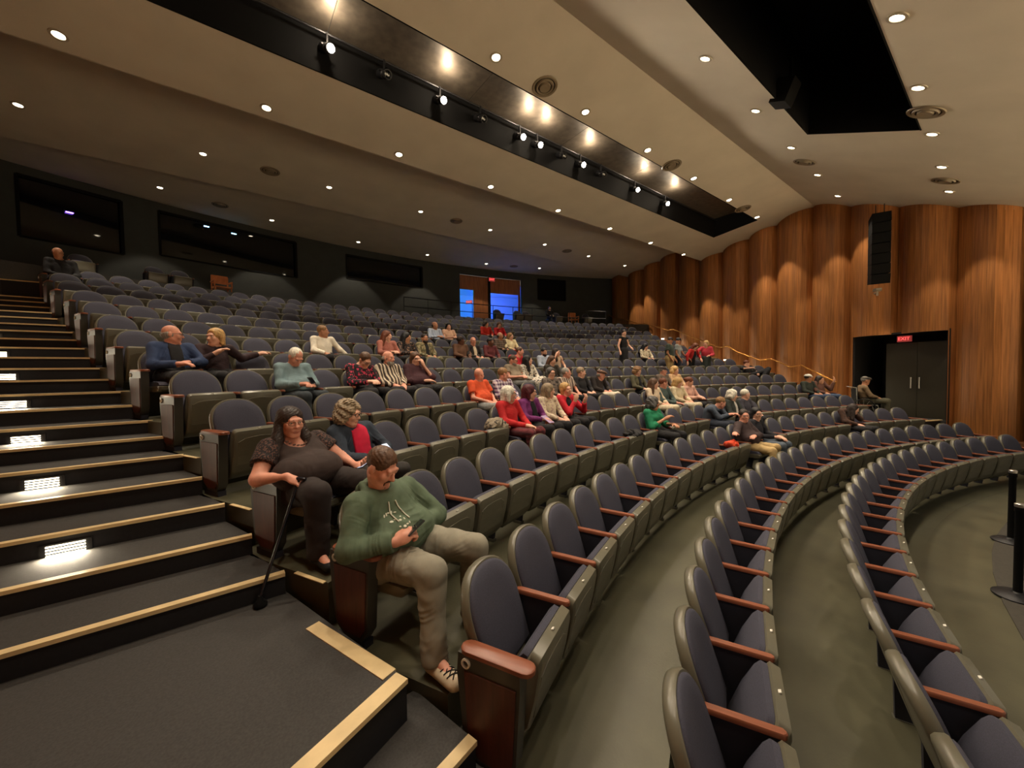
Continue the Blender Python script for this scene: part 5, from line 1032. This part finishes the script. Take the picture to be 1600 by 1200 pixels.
sit('black', 'person in black slumped low with an arm along the seat back', dx=-.1, look=(.9, -.6, -.2), hair=('short', 'auburn'), top='sweater', topm=C('black sweater', S(22, 22, 24)), sleeve=.6, botm=C('black jeans', S(32, 33, 38)), J=dict(head=(-.06, -.22, .985), neck=(-.04, -.22, .87), chest=(0, -.26, .70), pel=(0, -.36, .50), shR=(-.22, -.2, .84), shL=(.16, -.2, .84), elR=(-.36, -.30, .80), wrR=(-.10, -.42, .82), knL=(.40, -.74, .78), knR=(.28, -.78, .72)))
# people on their feet or away from the fixed rows
def at(i, k, dy=-.45): loc, rz = seat_frame(i, k); return (Vector(loc) + Matrix.Rotation(rz, 3, 'Z') @ Vector((0, dy, 0))), rz
def up_person(i, k, label, dy=-.45, turn=0.0, **kw):
    loc, rz = at(i, k, dy); return person(tuple(loc), rz + turn, label, vox_for(loc), stand=True, **kw)
up_person(9, 24.6, 'woman in a sleeveless black dress standing in an empty row', dy=-.62, turn=.2, look=(-.6, -1, -.3), hair=('bun', 'dark'), top='dress', topm=C('black dress', S(20, 20, 23)), sleeve=0, botm=C('black dress skirt', S(20, 20, 23)), skirt=True, J=dict(wrR=(-.34, -.08, .90), elR=(-.30, .02, 1.10), elL=(.28, -.02, 1.13), wrL=(.20, -.20, 1.03)), hs=1.05, seed=3)
up_person(8, 26.0, 'man in a dark green shirt and khaki trousers standing at his seat', turn=.5, look=(.6, -.6, -.5), tone='tan', hair=('short', 'dark'), top='shirt', topm=C('dark green shirt', S(64, 76, 68)), sleeve=.35, botm=khaki, bulk=1.3, leg=1.2, seed=4)
up_person(8, 26.9, 'man in a pale grey tee shirt standing behind the man in green', dy=-.35, turn=.6, look=(.7, -.5, -.6), tone='tan', hair=('short', 'black'), top='tee_shirt', topm=C('pale grey tee', S(150, 158, 158)), sleeve=.3, botm=navy_t, seed=5, J=dict(wrL=(.30, -.34, .92), elL=(.28, -.14, 1.10)))
up_person(8, 28.0, 'woman putting on a red coat over black', dy=-.4, turn=.2, look=(.2, -.8, -.6), hair=('bob', 'auburn'), top='coat', topm=C('red coat', S(196, 44, 44)), open_front=(C('black knit', S(22, 22, 26)), .08), botm=black_t, seed=6, J=dict(pel=(0, .02, .86), chest=(0, -.06, 1.10), neck=(0, -.12, 1.27), head=(0, -.19, 1.37), shR=(-.18, -.10, 1.22), shL=(.18, -.10, 1.22), elR=(-.34, -.06, 1.02), wrR=(-.36, -.10, .80), elL=(.32, -.12, 1.02), wrL=(.22, -.26, .90), hipR=(-.09, .02, .84), hipL=(.09, .02, .84)))
up_person(8, 29.3, 'blonde woman in a pink red sweater standing near the wall', dy=-.4, turn=-.6, look=(-.7, -.8, -.3), hair=('bob', 'blond'), top='sweater', topm=C('pink red sweater', S(196, 60, 76)), botm=C('dark green skirt', S(44, 52, 48)), skirt=True, seed=7, hs=1.0, J=dict(pel=(0, 0, .90), chest=(0, -.02, 1.18), neck=(0, -.05, 1.38), head=(0, -.09, 1.49), shR=(-.17, -.04, 1.32), shL=(.17, -.04, 1.32), elR=(-.34, -.16, 1.18), wrR=(-.46, -.32, 1.12), elL=(.25, -.06, 1.06), wrL=(.08, -.26, 1.02)))
# ------------------------------------------------------------------ odd seats, chairs and people on the back platform
def platform_pos(phi, r=31.2): return (r * math.sin(phi), r * math.cos(phi), PLAT_Z), -phi
for phi, lab in ((-.319, 'loose navy seat on the back platform, left one of the lit pair'), (-.298, 'loose navy seat on the back platform, right one of the lit pair'), (-.372, 'loose navy seat behind the man at the top of the left stairs'), (.160, 'loose navy seat on the platform between the two lobby doors'), (.203, 'loose navy seat in front of the blue right lobby door'), (.222, 'loose navy seat right of the blue lobby door'), (.290, 'loose navy seat beside the person in black at the back'), (.358, 'loose navy seat at the wooden wall end of the back platform')):
    loc, rz = platform_pos(phi); t = empty('loose_seat', loc, rz, label=lab, cat='seat', group='loose seats on the back platform')
    for nm in ('back_shell', 'back_cushion', 'seat_shell', 'seat_cushion'): put(nm, SML[nm], t)
    for dx in (-.28, .28): put('armrest', SML['armrest'], t, loc=(dx, 0, 0)); put('arm_support', SML['arm_support'], t, loc=(dx, 0, 0))
m_chairw = mat('varnished chair wood', S(190, 116, 60), rough=0.4, var=0.2, scale=6)
for phi, lab in ((-.262, 'wooden armchair on the back platform left of the booth window'), (.325, 'wooden armchair on the back platform near the wooden wall')):
    loc, rz = platform_pos(phi, 31.0); t = empty('wooden_chair', loc, rz, label=lab, cat='chair', group='wooden chairs on the back platform')
    b = MB(); b.box((0, -.2, .45), (.5, .46, .05)); b.build('seat', m_chairw, t)
    b = MB(); b.box((0, .04, .78), (.5, .03, .30)); b.build('backrest', m_chairw, t)
    for sx in (-1, 1):
        for y in (-.38, .03): b = MB(); b.box((sx * .24, y, .22 if y < 0 else .45), (.04, .04, .44 if y < 0 else .9)); b.build('leg', m_chairw, t)
        b = MB(); b.box((sx * .26, -.18, .66), (.05, .46, .03)); b.box((sx * .26, -.38, .55), (.04, .04, .22)); b.build('armrest', m_chairw, t)
loc, rz = platform_pos(.271, 31.1); person(loc, rz, 'person in black with a white mask sitting on the back platform', vox_for(loc), look=(-.3, -1, -.2), hair=('short', 'black'), top='jacket', topm=C('black jacket', S(26, 25, 28)), botm=navy_t, seed=9)
t = empty('folding_stool', loc, rz, label='small dark stool under the person on the back platform', cat='stool'); b = MB(); b.box((0, -.3, .40), (.42, .4, .05)); b.build('seat', m_dark, t)
for sx in (-1, 1):
    for y in (-.45, -.15): b = MB(); b.box((sx * .18, y, .19), (.03, .03, .38)); b.build('leg', m_dark, t)
i, k = 15, 0
loc, rz = seat_frame(i, k); person(loc, rz, 'dim figure in dark clothes sitting at the top of the left stairs', .028, look=(.5, -1, -.2), tone='tan', hair=('bald', 'dark'), top='jacket', topm=C('black jacket', S(26, 25, 28)), botm=black_t, bulk=1.2, hs=1.1, J=dict(head=(-.05, -.28, 1.2), neck=(-.03, -.26, 1.06), shR=(-.21, -.25, 1.0), shL=(.19, -.25, 1.0), chest=(0, -.25, .84)), seed=11)
# man in a wheelchair on the right landing
wl = Vector((7.95, 15.0, LAND_Z)); wz = .45
person(tuple(wl + Matrix.Rotation(wz, 3, 'Z') @ Vector((0, .3, .02))), wz, 'man in a flat cap and tan jacket sitting in a wheelchair by the doorway', vox_for(wl), look=(.2, -1, -.1), tone='tan', hair=('short', 'grey'), hat=('flat', C('grey cap', S(84, 78, 72))), top='jacket', topm=C('tan jacket', S(134, 112, 84)), open_front=(C('cream shirt', S(214, 196, 168)), .07), botm=C('olive trousers', S(86, 84, 66)), bulk=1.15, J=dict(head=(0, -.30, 1.14), neck=(0, -.27, 1.01)), seed=13)
t = empty('wheelchair', tuple(wl), wz, label='black wheelchair under the man in the flat cap', cat='wheelchair')
b = MB(); b.box((0, 0.0, .41), (.44, .44, .05)); b.build('seat', m_black, t)
b = MB(); b.box((0, .26, .68), (.44, .03, .46)); b.build('backrest', m_black, t)
m_tyre = mat('tyre', S(22, 22, 22), rough=0.7); m_steel = mat('steel', S(190, 188, 180), rough=0.3, metal=0.9)
for sx in (-1, 1):
    ring = [(sx * .29, .12 + .29 * math.cos(a), .31 + .29 * math.sin(a)) for a in np.linspace(0, 2 * math.pi, 25)]
    b = MB(); b.tube(ring, .018, 6, False); w_ = b.build('wheel', m_tyre, t)
    b = MB()
    for a in np.linspace(0, math.pi, 7)[:-1]: b.tube([(sx * .29, .12 + .28 * math.cos(a), .31 + .28 * math.sin(a)), (sx * .29, .12 - .28 * math.cos(a), .31 - .28 * math.sin(a))], .004, 4)
    b.build('spokes', m_steel, w_)
    b = MB(); b.tube([(sx * .24, .28, .95), (sx * .24, .26, .42), (sx * .24, -.22, .42), (sx * .24, -.30, .12)], .013, 6); b.tube([(sx * .24, .28, .95), (sx * .24, .40, .97)], .016, 6); b.build('frame', m_steel, t)
    b = MB(); b.box((sx * .26, -.02, .64), (.05, .34, .03)); b.build('armrest', m_black, t)
    b = MB(); b.box((sx * .12, -.38, .10), (.14, .18, .02)); b.build('footplate', m_black, t)
    b = MB(); b.lathe([(.075, -.015), (.08, 0), (.075, .015)], 14, (sx * .22, -.2, .08), Matrix.Rotation(math.pi / 2, 3, 'Y')); b.build('caster', m_tyre, t)
# things left on seats
def heap(i, k, p, size, m, name, label, cat, seed, noise=.03):
    wp, rz = to_world(i, k, p); o = sdf_obj(name, [ell((0, 0, size[2] * .6), size, None, .03), ell((size[0] * .6, -.03, size[2] * .4), (size[0] * .5, size[1] * .8, size[2] * .5), None, .04), ell((-size[0] * .5, .04, size[2] * .5), (size[0] * .5, size[1] * .7, size[2] * .7), None, .04)], .014, m, None, noise, seed, 30)
    o.location = wp; o.rotation_euler = (0, 0, rz); return tag(o, label, cat)
heap(4, 9, (.05, -.40, .60), (.20, .10, .07), C('black leather', S(36, 35, 36)), 'folded_jacket', 'black jacket folded over the tipped seat beside the woman in green', 'jacket', 4)
heap(5, 5, (.10, -.36, .60), (.16, .11, .10), C('fur trim', S(150, 138, 118), 'blotch', S(60, 54, 48)), 'folded_coat', 'grey fur trimmed coat beside the woman in the red cardigan', 'coat', 6)
heap(3, 12, (-.22, -.36, .60), (.10, .08, .07), C('neon orange', S(236, 84, 50)), 'orange_cloth', 'bright orange cloth next to the man in khaki trousers', 'cloth', 8)
wp, rz = to_world(5, 7, (.02, -.62, .66)); b = MB(); b.box((0, 0, 0), (.14, .21, .004), Matrix.Rotation(.5, 3, 'X')); b.box((0, 0, .006), (.135, .205, .003), Matrix.Rotation(.53, 3, 'X'))
o = b.build('programme', mat('lilac paper', S(176, 150, 190), rough=0.6), label='lilac programme in the lap of the woman in the purple jacket', cat='programme'); o.location = wp; o.rotation_euler = (0, 0, rz)
